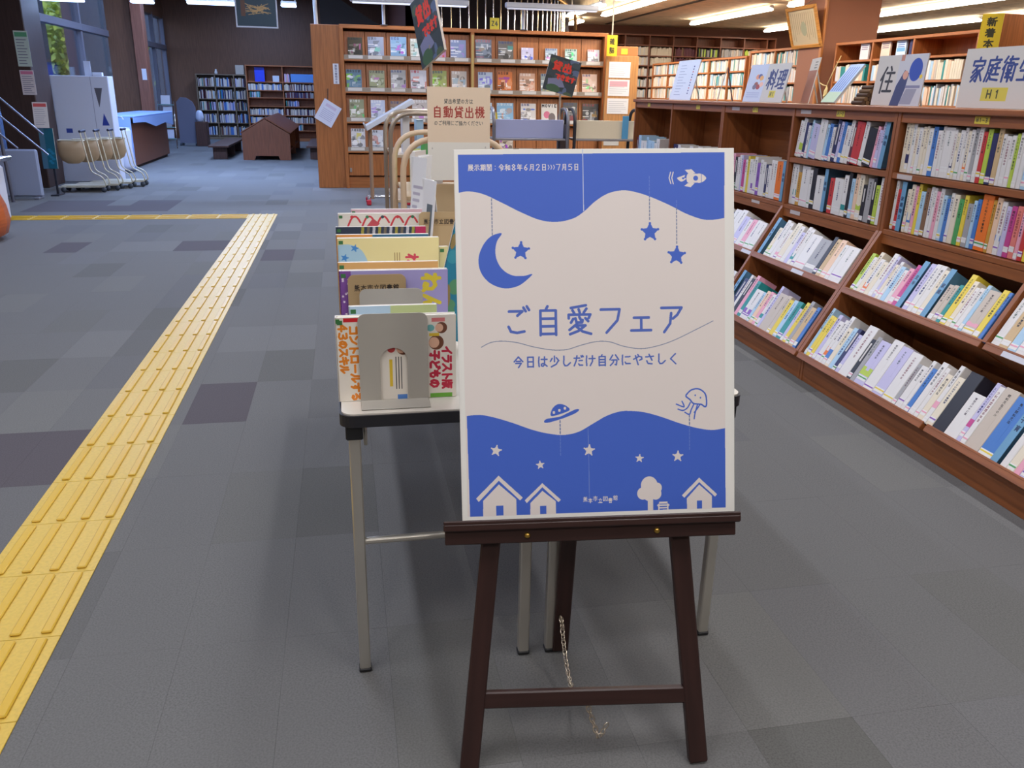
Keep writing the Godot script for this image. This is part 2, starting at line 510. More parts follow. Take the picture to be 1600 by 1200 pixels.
func part(called: String, mesh: Mesh, material: Material, parent: Node, at := Vector3.ZERO, basis := Basis.IDENTITY) -> MeshInstance3D:
	var o := MeshInstance3D.new()
	o.name = called
	o.mesh = mesh
	if material != null:
		o.material_override = material
	o.cast_shadow = GeometryInstance3D.SHADOW_CASTING_SETTING_ON
	parent.add_child(o, true)
	o.transform = Transform3D(basis, at)
	return o

func single(called: String, label: String, category: String, mesh: Mesh, material: Material, at := Vector3.ZERO, basis := Basis.IDENTITY, group := "") -> MeshInstance3D:
	var o := part(numbered(called), mesh, material, self, at, basis)
	tag(o, label, category, group)
	return o

func struct(called: String, label: String, mesh: Mesh, material: Material, at := Vector3.ZERO, basis := Basis.IDENTITY) -> MeshInstance3D:
	var o := part(called, mesh, material, self, at, basis)
	tag(o, label, "", "", "structure")
	return o

func bar(called: String, a: Vector3, b: Vector3, w: float, d: float, material: Material, parent: Node, bev := 0.002, side := Vector3.BACK) -> MeshInstance3D:
	# a straight square bar from a to b
	var y := (b - a).normalized()
	var x := y.cross(side).normalized()
	var z := x.cross(y).normalized()
	return part(called, box(Vector3(w, (b - a).length(), d), bev), material, parent, (a + b) * 0.5, Basis(x, y, z))

const NTH := ["first", "second", "third", "fourth", "fifth", "sixth", "seventh", "eighth", "ninth", "tenth", "eleventh", "twelfth", "thirteenth", "fourteenth", "fifteenth", "sixteenth", "seventeenth", "eighteenth", "nineteenth", "twentieth", "twenty-first", "twenty-second", "twenty-third", "twenty-fourth", "twenty-fifth", "twenty-sixth", "twenty-seventh", "twenty-eighth", "twenty-ninth", "thirtieth", "thirty-first", "thirty-second", "thirty-third", "thirty-fourth", "thirty-fifth", "thirty-sixth"]

func tube_light(label: String, at: Vector3, length: float, along_z: bool, power: float, tint: Color, glow: float, stem_top: float, wide := 0.16) -> void:
	# a fluorescent batten: painted housing, tube that glows, lamp of the same size just under it
	var t := thing("tube_light", label, "light", at, 0.0, "fluorescent tube lights")
	var turn := Basis.IDENTITY if along_z else Basis(Vector3.UP, PI / 2)
	part("housing", box(Vector3(wide * 0.4, 0.045, length), 0.01), mat(rgb(225, 225, 225), 0.5), t, Vector3(0, 0.044, 0), turn)
	var m := StandardMaterial3D.new()
	m.albedo_color = rgb(240, 240, 245)
	m.emission_enabled = true
	m.emission = tint
	m.emission_energy_multiplier = glow
	part("glowing_tube", box(Vector3(wide * 0.75, 0.035, length * 0.97), 0.012), m, t, Vector3(0, 0.002, 0), turn)
	if stem_top > at.y + 0.08:
		var hh := stem_top - at.y - 0.07
		for s in [-1, 1]:
			part("stem", box(Vector3(0.02, hh, 0.02), 0.003), mat(rgb(200, 200, 200), 0.4, 0.5), t, turn * Vector3(0, 0.07 + hh / 2, s * length * 0.4))
	var l := AreaLight3D.new()
	l.name = "lamp"
	l.area_size = Vector2(wide * 0.75, length * 0.97)
	l.light_color = tint
	l.light_energy = power
	l.shadow_enabled = true
	l.area_range = 40.0
	l.area_attenuation = 2.0
	t.add_child(l, true)
	l.transform = Transform3D(turn * Basis(Vector3.RIGHT, -PI / 2), Vector3(0, -0.025, 0))

func _ready() -> void:
	rng.seed = 20260602
	set_view_and_light()
	make_textures()
	build_room()
	build_floor()
	build_easel()
	build_tables()
	build_main_shelf()
	build_shelf_top_signs()
	build_magazine_rack()
	build_trucks()
	build_far_right()
	build_far_left()

func set_view_and_light() -> void:
	var cam := Camera3D.new()
	cam.name = "camera"
	cam.keep_aspect = Camera3D.KEEP_HEIGHT
	cam.fov = rad_to_deg(2.0 * atan(600.0 / FOCAL))
	cam.near = 0.05
	cam.far = 200.0
	add_child(cam)
	var pitch := deg_to_rad(19.305)
	var roll := deg_to_rad(-1.148)
	var yaw := deg_to_rad(11.385)
	var fwd := Vector3(sin(yaw) * cos(pitch), -sin(pitch), -cos(yaw) * cos(pitch))
	var right := Vector3(cos(yaw), 0, sin(yaw))
	var down := fwd.cross(right)
	var r2 := right * cos(roll) + down * sin(roll)
	var d2 := -right * sin(roll) + down * cos(roll)
	cam.transform = Transform3D(Basis(r2, -d2, -fwd), CAM_POS)
	cam.current = true

	var env := Environment.new()
	env.background_mode = Environment.BG_SKY
	var sky := Sky.new()
	var sm := ProceduralSkyMaterial.new()
	sm.sky_top_color = rgb(90, 120, 175)
	sm.sky_horizon_color = rgb(170, 190, 215)
	sm.ground_horizon_color = rgb(120, 125, 120)
	sm.ground_bottom_color = rgb(60, 62, 60)
	sm.sky_energy_multiplier = 4.0
	sky.sky_material = sm
	env.sky = sky
	env.tonemap_mode = Environment.TONE_MAPPER_LINEAR
	env.tonemap_exposure = 1.04
	env.sdfgi_enabled = true
	env.ssao_enabled = true
	env.ssil_enabled = true
	var we := WorldEnvironment.new()
	we.name = "world_environment"
	we.environment = env
	add_child(we)

	# fluorescent rows: high hall over the tables (not in view), lower ceiling over the right-hand stacks, blue-white row by the windows
	var warm := Color(1.0, 0.965, 0.925)
	var cool := Color(0.67, 0.785, 1.0)
	var rows := {-2.5: "above the yellow guide strip", -0.72: "above the folding tables, window side", 0.9: "above the folding tables, shelf side", 2.5: "above the sloping bookshelf"}
	var i := 0
	for x in rows:
		var k := 0
		for z in [1.6, -1.0, -3.6, -6.6, -9.6]:
			tube_light("hanging tube light %s, %s from the entrance" % [rows[x], NTH[k]], Vector3(x, 3.25, z), 1.25, true, [2.3, 2.4, 2.5, 2.9, 3.6][k], warm.lerp(cool, 0.08 + 0.16 * k * (1.0 if x < 0.0 else 0.5)), 3.0, 4.0)
			k += 1
		i += 1
	for q in [[4.15, -14.95, 2.2, "pendant tubes beside the stair rods, far piece"], [4.15, -11.9, 2.4, "pendant tubes beside the stair rods, near piece"], [4.65, -17.4, 0.9, "short ceiling tube at the far end of the first stack row"], [4.7, -13.6, 4.2, "long ceiling tube nearest the stair rods over the stacks"], [6.83, -15.1, 3.3, "ceiling tubes past the black ceiling seam, far piece"], [6.86, -11.6, 2.7, "ceiling tubes past the black ceiling seam, near piece"], [8.95, -17.0, 1.6, "far ceiling tube half behind the framed notice"], [8.95, -12.4, 3.4, "ceiling tubes right of the brown column, near piece"], [10.95, -15.5, 3.4, "ceiling tubes above the oak stack right of the column"], [11.0, -12.3, 2.6, "outermost ceiling tube above the stack end"], [6.85, -7.4, 3.0, "ceiling tube over the oak stack, out of the picture"], [8.95, -7.8, 3.0, "ceiling tube over the right aisle, out of the picture"], [4.75, -8.4, 3.0, "ceiling tube behind the sloping shelf, out of the picture"]]:
		tube_light(q[3], Vector3(q[0], 2.72, q[1]), q[2], true, 1.5 * q[2] / 1.2, Color(1.0, 0.955, 0.89), 17.0, 4.0 if q[0] < 4.4 else 0.0)
	for q in [[-4.0, 0.62, "short blue-white tube above the basket trolleys"], [-2.88, 0.34, "stub of blue-white tube in front of the second pillar"], [-1.6, 1.32, "blue-white tube passing behind the hanging plaque"], [-0.74, 0.24, "stub of blue-white tube over the gabled bookcase"]]:
		tube_light(q[2], Vector3(q[0], 2.545 + (q[0] + 4.0) * 0.012, -14.5), q[1], false, 7.0 * q[1], cool, 6.0, 4.0)
	for q in [[-2.6, -19.0, "high tube light over the low bench, out of the picture"], [-1.0, -12.6, "high tube light over the trolley aisle, out of the picture"], [-2.0, -23.0, "high tube light before the far dark wall, out of the picture"], [-2.9, -16.6, "high tube light over the covered counter, out of the picture"]]:
		tube_light(q[2], Vector3(q[0], 3.75, q[1]), 1.25, false, 10.5, cool, 3.0, 4.0)

func make_textures() -> void:
	wood_tex_v = tex(grain_image(3, 40.0, 2.2, 0.84, 1.06))
	wood_tex_h = tex(grain_image(4, 2.2, 40.0, 0.84, 1.06))
	var cg := grain_image(9, 70.0, 70.0, 0.84, 1.08)
	carpet_tex = tex(cg)
	plaster_tex = tex(grain_image(15, 14.0, 14.0, 0.86, 1.06))
	# faint marks of spine titles, in columns
	var chars := "熊本市立図書館家庭料理育児手芸生年月日自分のスキル子どもの愛令和今少方用利力"
	for k in 6:
		var im := new_img(32, 256, Color.WHITE)
		var n := rng.randi_range(6, 11)
		var ink: Color = [rgb(70, 70, 74), rgb(90, 80, 90), rgb(60, 70, 120), rgb(140, 80, 90), rgb(80, 76, 76), rgb(80, 105, 100)][k]
		for i in n:
			glyph(im, chars[(k * 11 + i * 3) % chars.length()], Vector2(5, 6 + i * 22), 21, 18, 1.1, ink)
		title_tex.append(tex(im))
	make_cover_atlas()

func make_cover_atlas() -> void:
	# 8 x 6 printed covers for the magazine rack
	var im := new_img(1024, 1056, Color.WHITE)
	var bases := [rgb(70, 62, 40), rgb(150, 160, 185), rgb(120, 165, 205), rgb(200, 205, 190), rgb(190, 130, 165), rgb(130, 145, 185),
		rgb(75, 85, 105), rgb(105, 100, 92), rgb(205, 200, 225), rgb(175, 190, 200), rgb(170, 200, 190), rgb(205, 210, 218),
		rgb(95, 130, 155), rgb(150, 155, 115), rgb(165, 165, 165), rgb(205, 205, 215), rgb(160, 170, 90), rgb(205, 190, 175),
		rgb(180, 195, 215), rgb(215, 125, 70), rgb(215, 175, 150), rgb(150, 165, 165), rgb(180, 140, 110), rgb(215, 180, 160),
		rgb(150, 155, 120), rgb(200, 210, 235), rgb(150, 120, 105), rgb(205, 195, 190), rgb(110, 140, 180), rgb(90, 130, 190),
		rgb(205, 220, 235), rgb(150, 195, 225), rgb(225, 220, 215), rgb(225, 180, 205), rgb(70, 72, 78), rgb(60, 62, 68),
		rgb(215, 215, 220), rgb(205, 210, 220), rgb(60, 60, 64), rgb(215, 200, 190), rgb(190, 205, 225), rgb(150, 60, 60),
		rgb(195, 205, 200), rgb(200, 180, 160), rgb(160, 180, 200), rgb(220, 215, 200), rgb(120, 110, 140), rgb(200, 150, 150)]
	for i in 48:
		var o := Vector2((i % 8) * 128, (i / 8) * 176)
		var c: Color = bases[i]
		im.fill_rect(Rect2i(int(o.x), int(o.y), 128, 176), c)
		# scene blocks
		var dark := c.darkened(0.5)
		var bright := Color.from_hsv(rng.randf(), 0.35 + 0.45 * rng.randf(), 0.85)
		for k in 16:
			var w := rng.randi_range(12, 52)
			var h := rng.randi_range(10, 50)
			var p := o + Vector2(rng.randi_range(4, 124 - w), rng.randi_range(34, 160 - h))
			var cc := c.lerp([dark, bright, Color.WHITE, c.lightened(0.3)][k % 4], 0.35 + 0.5 * rng.randf())
			if k % 3 == 0:
				disc(im, p + Vector2(w, h) * 0.5, w * 0.5, h * 0.5, cc)
			else:
				fill_poly(im, PackedVector2Array([p, p + Vector2(w, rng.randf_range(-6, 6)), p + Vector2(w * rng.randf_range(0.6, 1.0), h), p + Vector2(0, h)]), cc)
		# a masthead and a few lines of print
		var ink: Color = [Color.WHITE, rgb(190, 40, 50), rgb(35, 45, 110), rgb(30, 30, 34)][rng.randi() % 4]
		var title := "自分生年月日料理家手芸力用図書本"
		for k in rng.randi_range(3, 5):
			glyph(im, title[(i * 5 + k * 3) % title.length()], o + Vector2(8 + k * 22, 6), 18, 20, 1.5, ink.lerp(c, 0.35))
		for k in 4:
			if rng.randf() < 0.7:
				var yy := o.y + 60 + k * 24
				stroke(im, PackedVector2Array([Vector2(o.x + 8, yy), Vector2(o.x + 8 + rng.randi_range(20, 60), yy)]), 2.2, ink if k % 2 else Color.WHITE)
	# the cover with a film magazine masthead
	var mo := Vector2(1 * 128, 4 * 176)
	im.fill_rect(Rect2i(int(mo.x), int(mo.y), 128, 176), rgb(226, 222, 216))
	write(im, "MOVIE", mo.x + 8, mo.y + 8, 19, 26, 23, 2.6, rgb(45, 45, 50))
	disc(im, mo + Vector2(46, 96), 24, 30, rgb(215, 120, 150))
	disc(im, mo + Vector2(84, 120), 26, 40, rgb(120, 110, 110))
	cover_tex = tex(im)

# ---------------------------------------------------------------- the room
func build_room() -> void:
	var dark_wall := wood(rgb(122, 84, 60), false, 0.5)
	var red_wall := mat(rgb(120, 74, 62), 0.8)
	var beige := StandardMaterial3D.new()
	beige.albedo_color = rgb(238, 212, 172)
	beige.albedo_texture = plaster_tex
	beige.roughness = 0.9
	beige.uv1_triplanar = true
	beige.uv1_scale = Vector3(0.3, 0.3, 0.3)
	var hall := mat(rgb(120, 104, 90), 0.9)
	struct("ceiling", "beige plaster ceiling over the book stacks", box(Vector3(11.6, 0.2, 26.0)), beige, Vector3(10.2, 2.9, -6.0))
	var seam := part("ceiling_seam", box(Vector3(0.07, 0.02, 17.5)), mat(rgb(70, 58, 46), 0.8), get_node("ceiling"), Vector3(-4.62, -0.105, -3.6))
	seam.set_meta("label", "black seam line across the ceiling")
	struct("ceiling_hall", "high ceiling of the reading hall", box(Vector3(10.0, 0.2, 36.0)), hall, Vector3(-0.5, 4.1, -11.0))
	struct("trim_1", "dropped beam where the low ceiling starts", box(Vector3(0.2, 1.2, 36.0)), beige, Vector3(4.5, 3.4, -11.0))
	# far walls
	struct("wall_far", "dark timber wall behind the far reading corner", box(Vector3(6.2, 4.2, 0.2)), dark_wall, Vector3(-1.7, 2.0, -25.9))
	struct("wall_stair", "red brown wall behind the stairs", box(Vector3(5.4, 4.2, 0.2)), red_wall, Vector3(4.1, 2.0, -19.2))
	struct("wall_stair_side", "wall closing the stair bay", box(Vector3(0.2, 4.2, 6.8)), red_wall, Vector3(1.5, 2.0, -22.5))
	struct("wall_stacks", "reddish brown wall behind the wall shelf", box(Vector3(11.4, 3.0, 0.2)), mat(rgb(112, 70, 55), 0.8), Vector3(10.3, 1.4, -18.75))
	struct("wall_right", "brown wall at the end of the aisles", box(Vector3(0.2, 3.0, 26.0)), mat(rgb(120, 80, 62), 0.85), Vector3(15.9, 1.4, -6.0))
	struct("wall_front", "wall behind the viewer", box(Vector3(21.0, 4.2, 0.2)), mat(rgb(170, 160, 150), 0.9), Vector3(5.4, 2.0, 6.9))
	# window side: sill wall, posts, transom, panes
	struct("wall_left", "dark low wall under the windows", box(Vector3(0.2, 0.5, 33.0)), dark_wall, Vector3(-4.75, 0.15, -9.4))
	struct("wall_left_near", "dark timber wall before the windows", box(Vector3(0.2, 4.2, 19.4)), dark_wall, Vector3(-4.76, 2.0, -2.8))
	struct("wall_left_top", "dark band over the windows", box(Vector3(0.2, 1.0, 14.0)), dark_wall, Vector3(-4.75, 3.6, -19.2))
	var frame := mat(rgb(120, 118, 128), 0.5, 0.3)
	var glass := StandardMaterial3D.new()
	glass.transparency = BaseMaterial3D.TRANSPARENCY_ALPHA
	glass.albedo_color = Color(0.05, 0.06, 0.08, 0.22)
	glass.roughness = 0.05
	var zs := [-12.5, -15.2, -17.8, -21.0, -24.4, -25.8]
	for i in zs.size() - 1:
		var w := Node3D.new()
		w.name = "window_%d" % (i + 1)
		add_child(w)
		tag(w, "tall dark window %s from the notice pillar" % NTH[i], "", "", "structure")
		var z0: float = zs[i]
		var z1: float = zs[i + 1]
		part("pane", box(Vector3(0.012, 1.95, z0 - z1)), glass, w, Vector3(-4.72, 1.37, (z0 + z1) / 2))
		part("pane", box(Vector3(0.012, 0.75, z0 - z1)), glass, w, Vector3(-4.72, 2.78, (z0 + z1) / 2))
		part("mullion", box(Vector3(0.10, 2.8, 0.09), 0.006), frame, w, Vector3(-4.7, 1.77, z1))
		part("transom", box(Vector3(0.12, 0.12, z0 - z1), 0.006), frame, w, Vector3(-4.69, 2.37, (z0 + z1) / 2))
	# pillars
	var brown := wood(rgb(96, 62, 48), false, 0.5)
	var p1 := struct("pillar_1", "dark brown pillar with three posted notices", box(Vector3(0.46, 4.0, 0.7), 0.01), wood(rgb(62, 44, 40), false, 0.5), Vector3(-4.27, 2.0, -13.15))
	for q in [[1.8, 0.44, rgb(190, 205, 195), "green headed notice sheet"], [1.38, 0.31, rgb(215, 205, 205), "pink headed notice sheet"]]:
		var im := new_img(64, 96, q[2])
		for k in 9:
			stroke(im, PackedVector2Array([Vector2(8, 24 + k * 8), Vector2(rng.randi_range(40, 56), 24 + k * 8)]), 1.0, rgb(110, 110, 130))
		im.fill_rect(Rect2i(4, 4, 56, 12), rgb(90, 160, 120) if q[0] > 1.5 else rgb(205, 120, 150))
		single("notice_sheet", "%s on the dark pillar by the windows" % q[3], "notice", sheet(0.17, q[1], 0.004, printed(tex(im)), mat(q[2])), null, Vector3(-4.1, q[0], -12.796), Basis.IDENTITY, "notices on the dark pillar")
	struct("pillar_2", "narrow reddish pillar behind the blue covered counter", box(Vector3(0.22, 4.0, 0.3), 0.01), wood(rgb(150, 98, 78), false, 0.45), Vector3(-4.05, 2.0, -19.75))
	struct("wall_left_mid", "dark timber panel joining the reddish pillar to the windows", box(Vector3(0.5, 4.0, 0.24)), dark_wall, Vector3(-4.41, 2.0, -19.8))
	single("pillar_label", "small white card on the reddish pillar behind the counter", "card", sheet(0.09, 0.22, 0.004, mat(rgb(225, 228, 235)), mat(rgb(220, 220, 220))), null, Vector3(-4.02, 1.6, -19.597))
	# column between the oak stacks
	struct("pillar_3", "broad brown column between the oak stacks", box(Vector3(0.72, 2.8, 0.56), 0.012), mat(rgb(150, 98, 74), 0.75), Vector3(6.06, 1.4, -10.12))
	var strip_m := wood(rgb(190, 120, 60), false, 0.5)
	part("corner_strip", box(Vector3(0.03, 2.8, 0.05), 0.004), strip_m, get_node("pillar_3"), Vector3(-0.36, 0, 0.275))
	# outside the windows: added dark screens stand in for shade, tree in their gap
	struct("added_yard_screen", "added dark screen standing in for shade outside the windows", box(Vector3(0.3, 6.4, 17.4)), mat(rgb(38, 36, 40), 0.9), Vector3(-7.2, 3.1, -15.2))
	struct("added_yard_screen_end", "added dark screen standing in for shade past the gap outside the windows", box(Vector3(0.3, 6.4, 20.0)), mat(rgb(38, 36, 40), 0.9), Vector3(-7.2, 3.1, -36.4))
	struct("yard_ground", "dark ground outside the windows", box(Vector3(16.0, 0.2, 60.0)), mat(rgb(70, 72, 66), 0.95), Vector3(-12.9, -0.11, -25.0))
	struct("added_sky_backing", "added dark green backing hiding bright sky behind the garden tree", box(Vector3(0.4, 7.0, 16.0)), mat(rgb(66, 84, 46), 0.95), Vector3(-12.2, 3.4, -36.0))  # added backing, keeps bright sky from showing through the tree
	var tree := thing("garden_tree", "yellow green tree glimpsed through the window gap", "tree", Vector3(-9.6, 0, -33.0))
	part("trunk", tube([Vector3(0, 0, 0), Vector3(0.05, 1.0, 0), Vector3(0.0, 2.4, 0.05)], 0.12), mat(rgb(80, 66, 50), 0.9), tree)
	var st := begin()
	st.set_smooth_group(-1)
	for k in 5200:
		var c := Vector3(rng.randfn(0, 0.9), 2.5 + rng.randfn(0, 1.3), rng.randfn(0, 1.3))
		var a := Vector3(rng.randfn(), rng.randfn(), rng.randfn()).normalized()
		var b := a.cross(Vector3(rng.randfn(), rng.randfn(), rng.randfn())).normalized()
		var s := rng.randf_range(0.09, 0.17)
		var g := rng.randf()
		st.set_color(Color(0.36 + 0.36 * g, 0.38 + 0.28 * g, 0.06))
		tri_out(st, c - a * s, c + b * s * 0.5, c + a * s, c - Vector3(0, 5, 0))
		tri_out(st, c - a * s, c + a * s, c - b * s * 0.5, c - Vector3(0, 5, 0))
	var leaf := StandardMaterial3D.new()
	leaf.vertex_color_use_as_albedo = true
	leaf.roughness = 0.6
	leaf.backlight_enabled = true
	leaf.backlight = Color(0.5, 0.6, 0.2)
	var fo := part("foliage", done(st), leaf, tree)
	fo.set_meta("kind", "stuff")

func in_picture(p: Vector3) -> float:
	# size of a near-floor spot in the picture, or 0 outside it
	var cam: Camera3D = get_node("camera")
	var q := cam.transform.affine_inverse() * p
	if q.z > -0.4:
		return 0.0
	var x := q.x / -q.z * FOCAL
	var y := q.y / -q.z * FOCAL
	if absf(x) > 840 or absf(y) > 640:
		return 0.0
	return 1.0 / (q.z * q.z * q.z)

func build_floor() -> void:
	var base := StandardMaterial3D.new()
	base.albedo_color = rgb(70, 70, 72)
	base.roughness = 0.95
	var fl := struct("floor", "grey carpet tile floor", box(Vector3(21.0, 0.2, 34.0)), base, Vector3(5.5, -0.1045, -10.0))
	var tones := []
	for k in 9:
		var m := StandardMaterial3D.new()
		var v := 110.0 + (k - 4) * 2.2
		m.albedo_color = Color(v / 255.0, (v - 0.5) / 255.0, (v - 2.5 + (k % 3) * 1.5) / 255.0)
		if k == 8:
			m.albedo_color = rgb(88, 82, 87)
		m.albedo_texture = carpet_tex
		m.roughness = 0.95
		m.uv1_triplanar = true
		m.uv1_world_triplanar = true
		m.uv1_scale = Vector3(2.3, 2.3, 2.3)
		tones.append(m)
	var tw := 0.2625
	var tl := 0.525
	var dark := [[-0.6, -3.75], [-1.13, -3.2], [-1.39, -3.2], [-1.65, -3.2], [-2.44, -8.0], [-1.39, -8.0], [-1.13, -8.0], [-0.6, -7.5]]
	var cells := []
	for j in range(-9, 50):
		var z1 := -3.485 + 0.525 - j * tl
		var zc := z1 - tl / 2
		for i in range(-9, 36):
			var xc := -2.57 + (i + 0.5) * tw
			if xc < -4.6 or xc > 6.0 or zc > 2.5 or zc < -26.5:
				continue
			if zc < -18.6 and xc > 1.4:
				continue
			cells.append([in_picture(Vector3(xc, 0, zc)), xc, zc])
	cells.sort_custom(func(a, b): return a[0] > b[0] if absf(a[0] - b[0]) > 1e-12 else (a[1] < b[1] if absf(a[1] - b[1]) > 1e-6 else a[2] < b[2]))
	var tile := box(Vector3(tw - 0.0004, 0.006, tl - 0.0004))
	var rest := {}
	for k in cells.size():
		var xc: float = cells[k][1]
		var zc: float = cells[k][2]
		var t := rng.randi_range(0, 7)
		if rng.randf() < 0.6:
			t = 4
		for d in dark:
			if absf(xc - d[0]) < 0.13 and absf(zc - d[1]) < 0.27:
				t = 8
		if zc < -10.4 and zc > -11.4 and xc < -2.1 and xc > -3.7 and rng.randf() < 0.8:
			t = 8
		var lift := -0.003 + rng.randf() * 0.0002
		if k < 300:
			part("carpet_tile", tile, tones[t], fl, Vector3(xc, lift, zc) - fl.position)
		else:
			if not rest.has(t):
				rest[t] = begin()
			add_box(rest[t], Vector3(xc, lift, zc) - fl.position, Vector3(tw - 0.0004, 0.006, tl - 0.0004))
	for t in rest:
		var o := part("far_carpet_tiles", done(rest[t]), tones[t], fl)
		o.set_meta("kind", "stuff")
	# yellow guide strip: plates with four raised bars each
	var ym := StandardMaterial3D.new()
	ym.albedo_color = rgb(214, 180, 74)
	ym.albedo_texture = tex(grain_image(21, 40.0, 40.0, 0.93, 1.04))
	ym.roughness = 0.42
	ym.uv1_triplanar = true
	ym.uv1_world_triplanar = true
	ym.uv1_scale = Vector3(1.7, 1.7, 1.7)
	var yb := StandardMaterial3D.new()
	yb.albedo_color = rgb(212, 172, 48)
	yb.roughness = 0.38
	var sg := thing("guide_strip", "yellow tactile guide strip turning toward the windows across the carpet", "tactile paving", Vector3(-0.935, 0, 0))
	var plate := box(Vector3(0.304, 0.004, 0.3165), 0.001)
	var rod := box(Vector3(0.026, 0.008, 0.292), 0.003)
	var place := func(c: Vector3, turned: bool) -> void:
		var tb := Basis(Vector3.UP, PI / 2) if turned else Basis.IDENTITY
		var p := part("guide_tile", plate, ym, sg, c, tb)
		for q in [-0.1125, -0.0375, 0.0375, 0.1125]:
			part("raised_bar", rod, yb, p, Vector3(q, 0.0055, 0))
	var z := -0.8945
	while z > -9.9:
		place.call(Vector3(0, 0.0022, z), false)
		z -= 0.3185
	var x := -0.312
	while x > -3.2:
		place.call(Vector3(x, 0.0022, z + 0.3185), true)
		x -= 0.3185

# ---------------------------------------------------------------- poster on its easel
func poster_image() -> Image:
	var W := 1140
	var H := 1500
	var paper := rgb(240, 238, 232)
	var cream := rgb(235, 225, 220)
	var blue := rgb(70, 106, 208)
	var ink := rgb(84, 110, 196)
	var im := new_img(W, H, paper)
	im.fill_rect(Rect2i(20, 18, 1083, 1466), cream)
	var tw := [15, 169, 56, 164, 115, 176, 189, 211, 264, 249, 339, 280, 407, 289, 475, 276, 521, 248, 567, 208, 620, 177, 681, 165, 734, 173, 796, 193, 872, 226, 950, 265, 1027, 288, 1101, 281]
	var top := smooth_pts(tw)
	top.append(Vector2(1102, 16))
	top.append(Vector2(15, 19))
	fill_poly(im, top, blue)
	var lw := [26, 1068, 80, 1065, 141, 1078, 217, 1103, 293, 1132, 361, 1150, 423, 1157, 485, 1146, 547, 1113, 601, 1084, 655, 1067, 702, 1065, 764, 1073, 834, 1094, 912, 1123, 983, 1144, 1046, 1154, 1102, 1148]
	var low := smooth_pts(lw)
	low.append(Vector2(1104, 1483))
	low.append(Vector2(30, 1485))
	fill_poly(im, low, blue)
	# joint of the two sheets
	stroke(im, PackedVector2Array([Vector2(518, 0), Vector2(519, 246)]), 1.6, rgb(205, 212, 235))
	stroke(im, PackedVector2Array([Vector2(525, 1131), Vector2(527, 1430)]), 1.3, rgb(120, 145, 215))
	fill_poly(im, smooth_pts([184, 332, 143, 342, 109, 377, 89, 428, 94, 480, 122, 522, 163, 546, 204, 553, 249, 543, 284, 519, 305, 497, 269, 504, 224, 501, 186, 478, 163, 441, 157, 400, 165, 363], true), blue)
	star(im, Vector2(260, 403), 39, 0.06, blue)
	star(im, Vector2(791, 334), 40, 0.0, blue)
	star(im, Vector2(901, 430), 40, 0.06, blue)
	for d in [[146, 194, 147, 340, 0], [790, 110, 791, 281, 196], [902, 208, 903, 377, 226]]:
		var y: float = d[1]
		while y < d[3]:
			stroke(im, PackedVector2Array([Vector2(d[0], y), Vector2(d[0], y + 9)]), 2.0, rgb(120, 130, 165) if y > d[4] else rgb(98, 128, 214))
			y += 15
	var ds := "展示期間:令和8年6月2日>>>7月5日"
	var x := 54.0
	for i in ds.length():
		var ch := ds[i]
		var w := 11.0 if ch == ">" else 22.5
		glyph(im, ch, Vector2(x, 57), w, 27, 1.3 if ch == ">" else 1.55, cream)
		x += (11.0 if ch == ">" else 24.6)
	var title := "ご自愛フェア"
	for i in 6:
		glyph(im, title[i], Vector2(182 + i * 128, 622 + (i % 2) * 4), 114, 124, 5.5, ink)
	stroke(im, smooth_pts([92, 789, 130, 771, 175, 766, 236, 773, 304, 792, 380, 806, 441, 806, 502, 789, 564, 776, 618, 778, 679, 798, 749, 809, 818, 799, 888, 777, 974, 738, 1052, 701]), 1.6, rgb(130, 140, 170))
	write(im, "今日は少しだけ自分にやさしく", 220, 830, 44, 47, 49.4, 3.0, ink)
	# rocket
	stroke(im, flat_pts([878, 94, 872, 117, 879, 140]), 2.2, cream)
	stroke(im, flat_pts([889, 94, 883, 117, 889, 141]), 2.2, cream)
	fill_poly(im, smooth_pts([905, 118, 922, 111, 938, 106, 934, 117, 943, 120, 934, 128, 920, 132], true), cream)
	disc(im, Vector2(930, 119), 5, 4, blue)
	fill_poly(im, flat_pts([936, 85, 965, 83, 982, 99, 953, 102]), cream)
	fill_poly(im, flat_pts([949, 139, 978, 138, 961, 155, 934, 150]), cream)
	fill_poly(im, smooth_pts([948, 102, 980, 101, 1007, 102, 1026, 119, 1007, 136, 980, 137, 948, 136], true), cream)
	stroke(im, flat_pts([1006, 102, 1006, 136]), 1.2, blue)
	disc(im, Vector2(982, 119), 10, 10, blue)
	# saucer
	fill_poly(im, smooth_pts([372, 1077, 376, 1051, 393, 1033, 412, 1029, 435, 1037, 449, 1055, 408, 1071], true), blue)
	fill_poly(im, smooth_pts([343, 1102, 354, 1089, 408, 1081, 447, 1064, 477, 1052, 489, 1055, 470, 1070, 416, 1090, 362, 1104], true), blue)
	for p in [[384, 1063], [407, 1055], [430, 1047]]:
		disc(im, Vector2(p[0], p[1]), 5.5, 6.5, cream)
	for d in [[409, 1097, 1247, 1156], [951, 1089, 1237, 1134]]:
		var y: float = d[1]
		while y < d[2]:
			stroke(im, PackedVector2Array([Vector2(d[0], y), Vector2(d[0], y + 9)]), 1.8, rgb(84, 110, 170) if y < d[3] else rgb(104, 134, 214))
			y += 15
	# jellyfish
	stroke(im, smooth_pts([938, 1004, 959, 985, 990, 981, 1018, 1002, 1024, 1041, 1018, 1056, 1002, 1046, 986, 1044, 967, 1040, 953, 1024, 938, 1012, 938, 1004]), 3.0, blue)
	for t in [[955, 1037, 943, 1058, 924, 1069, 903, 1063], [971, 1042, 959, 1066, 951, 1086, 932, 1077], [986, 1044, 975, 1082, 971, 1105], [920, 1031, 928, 1054, 896, 1042], [996, 1046, 985, 1062, 972, 1078]]:
		stroke(im, smooth_pts(t), 2.6, blue)
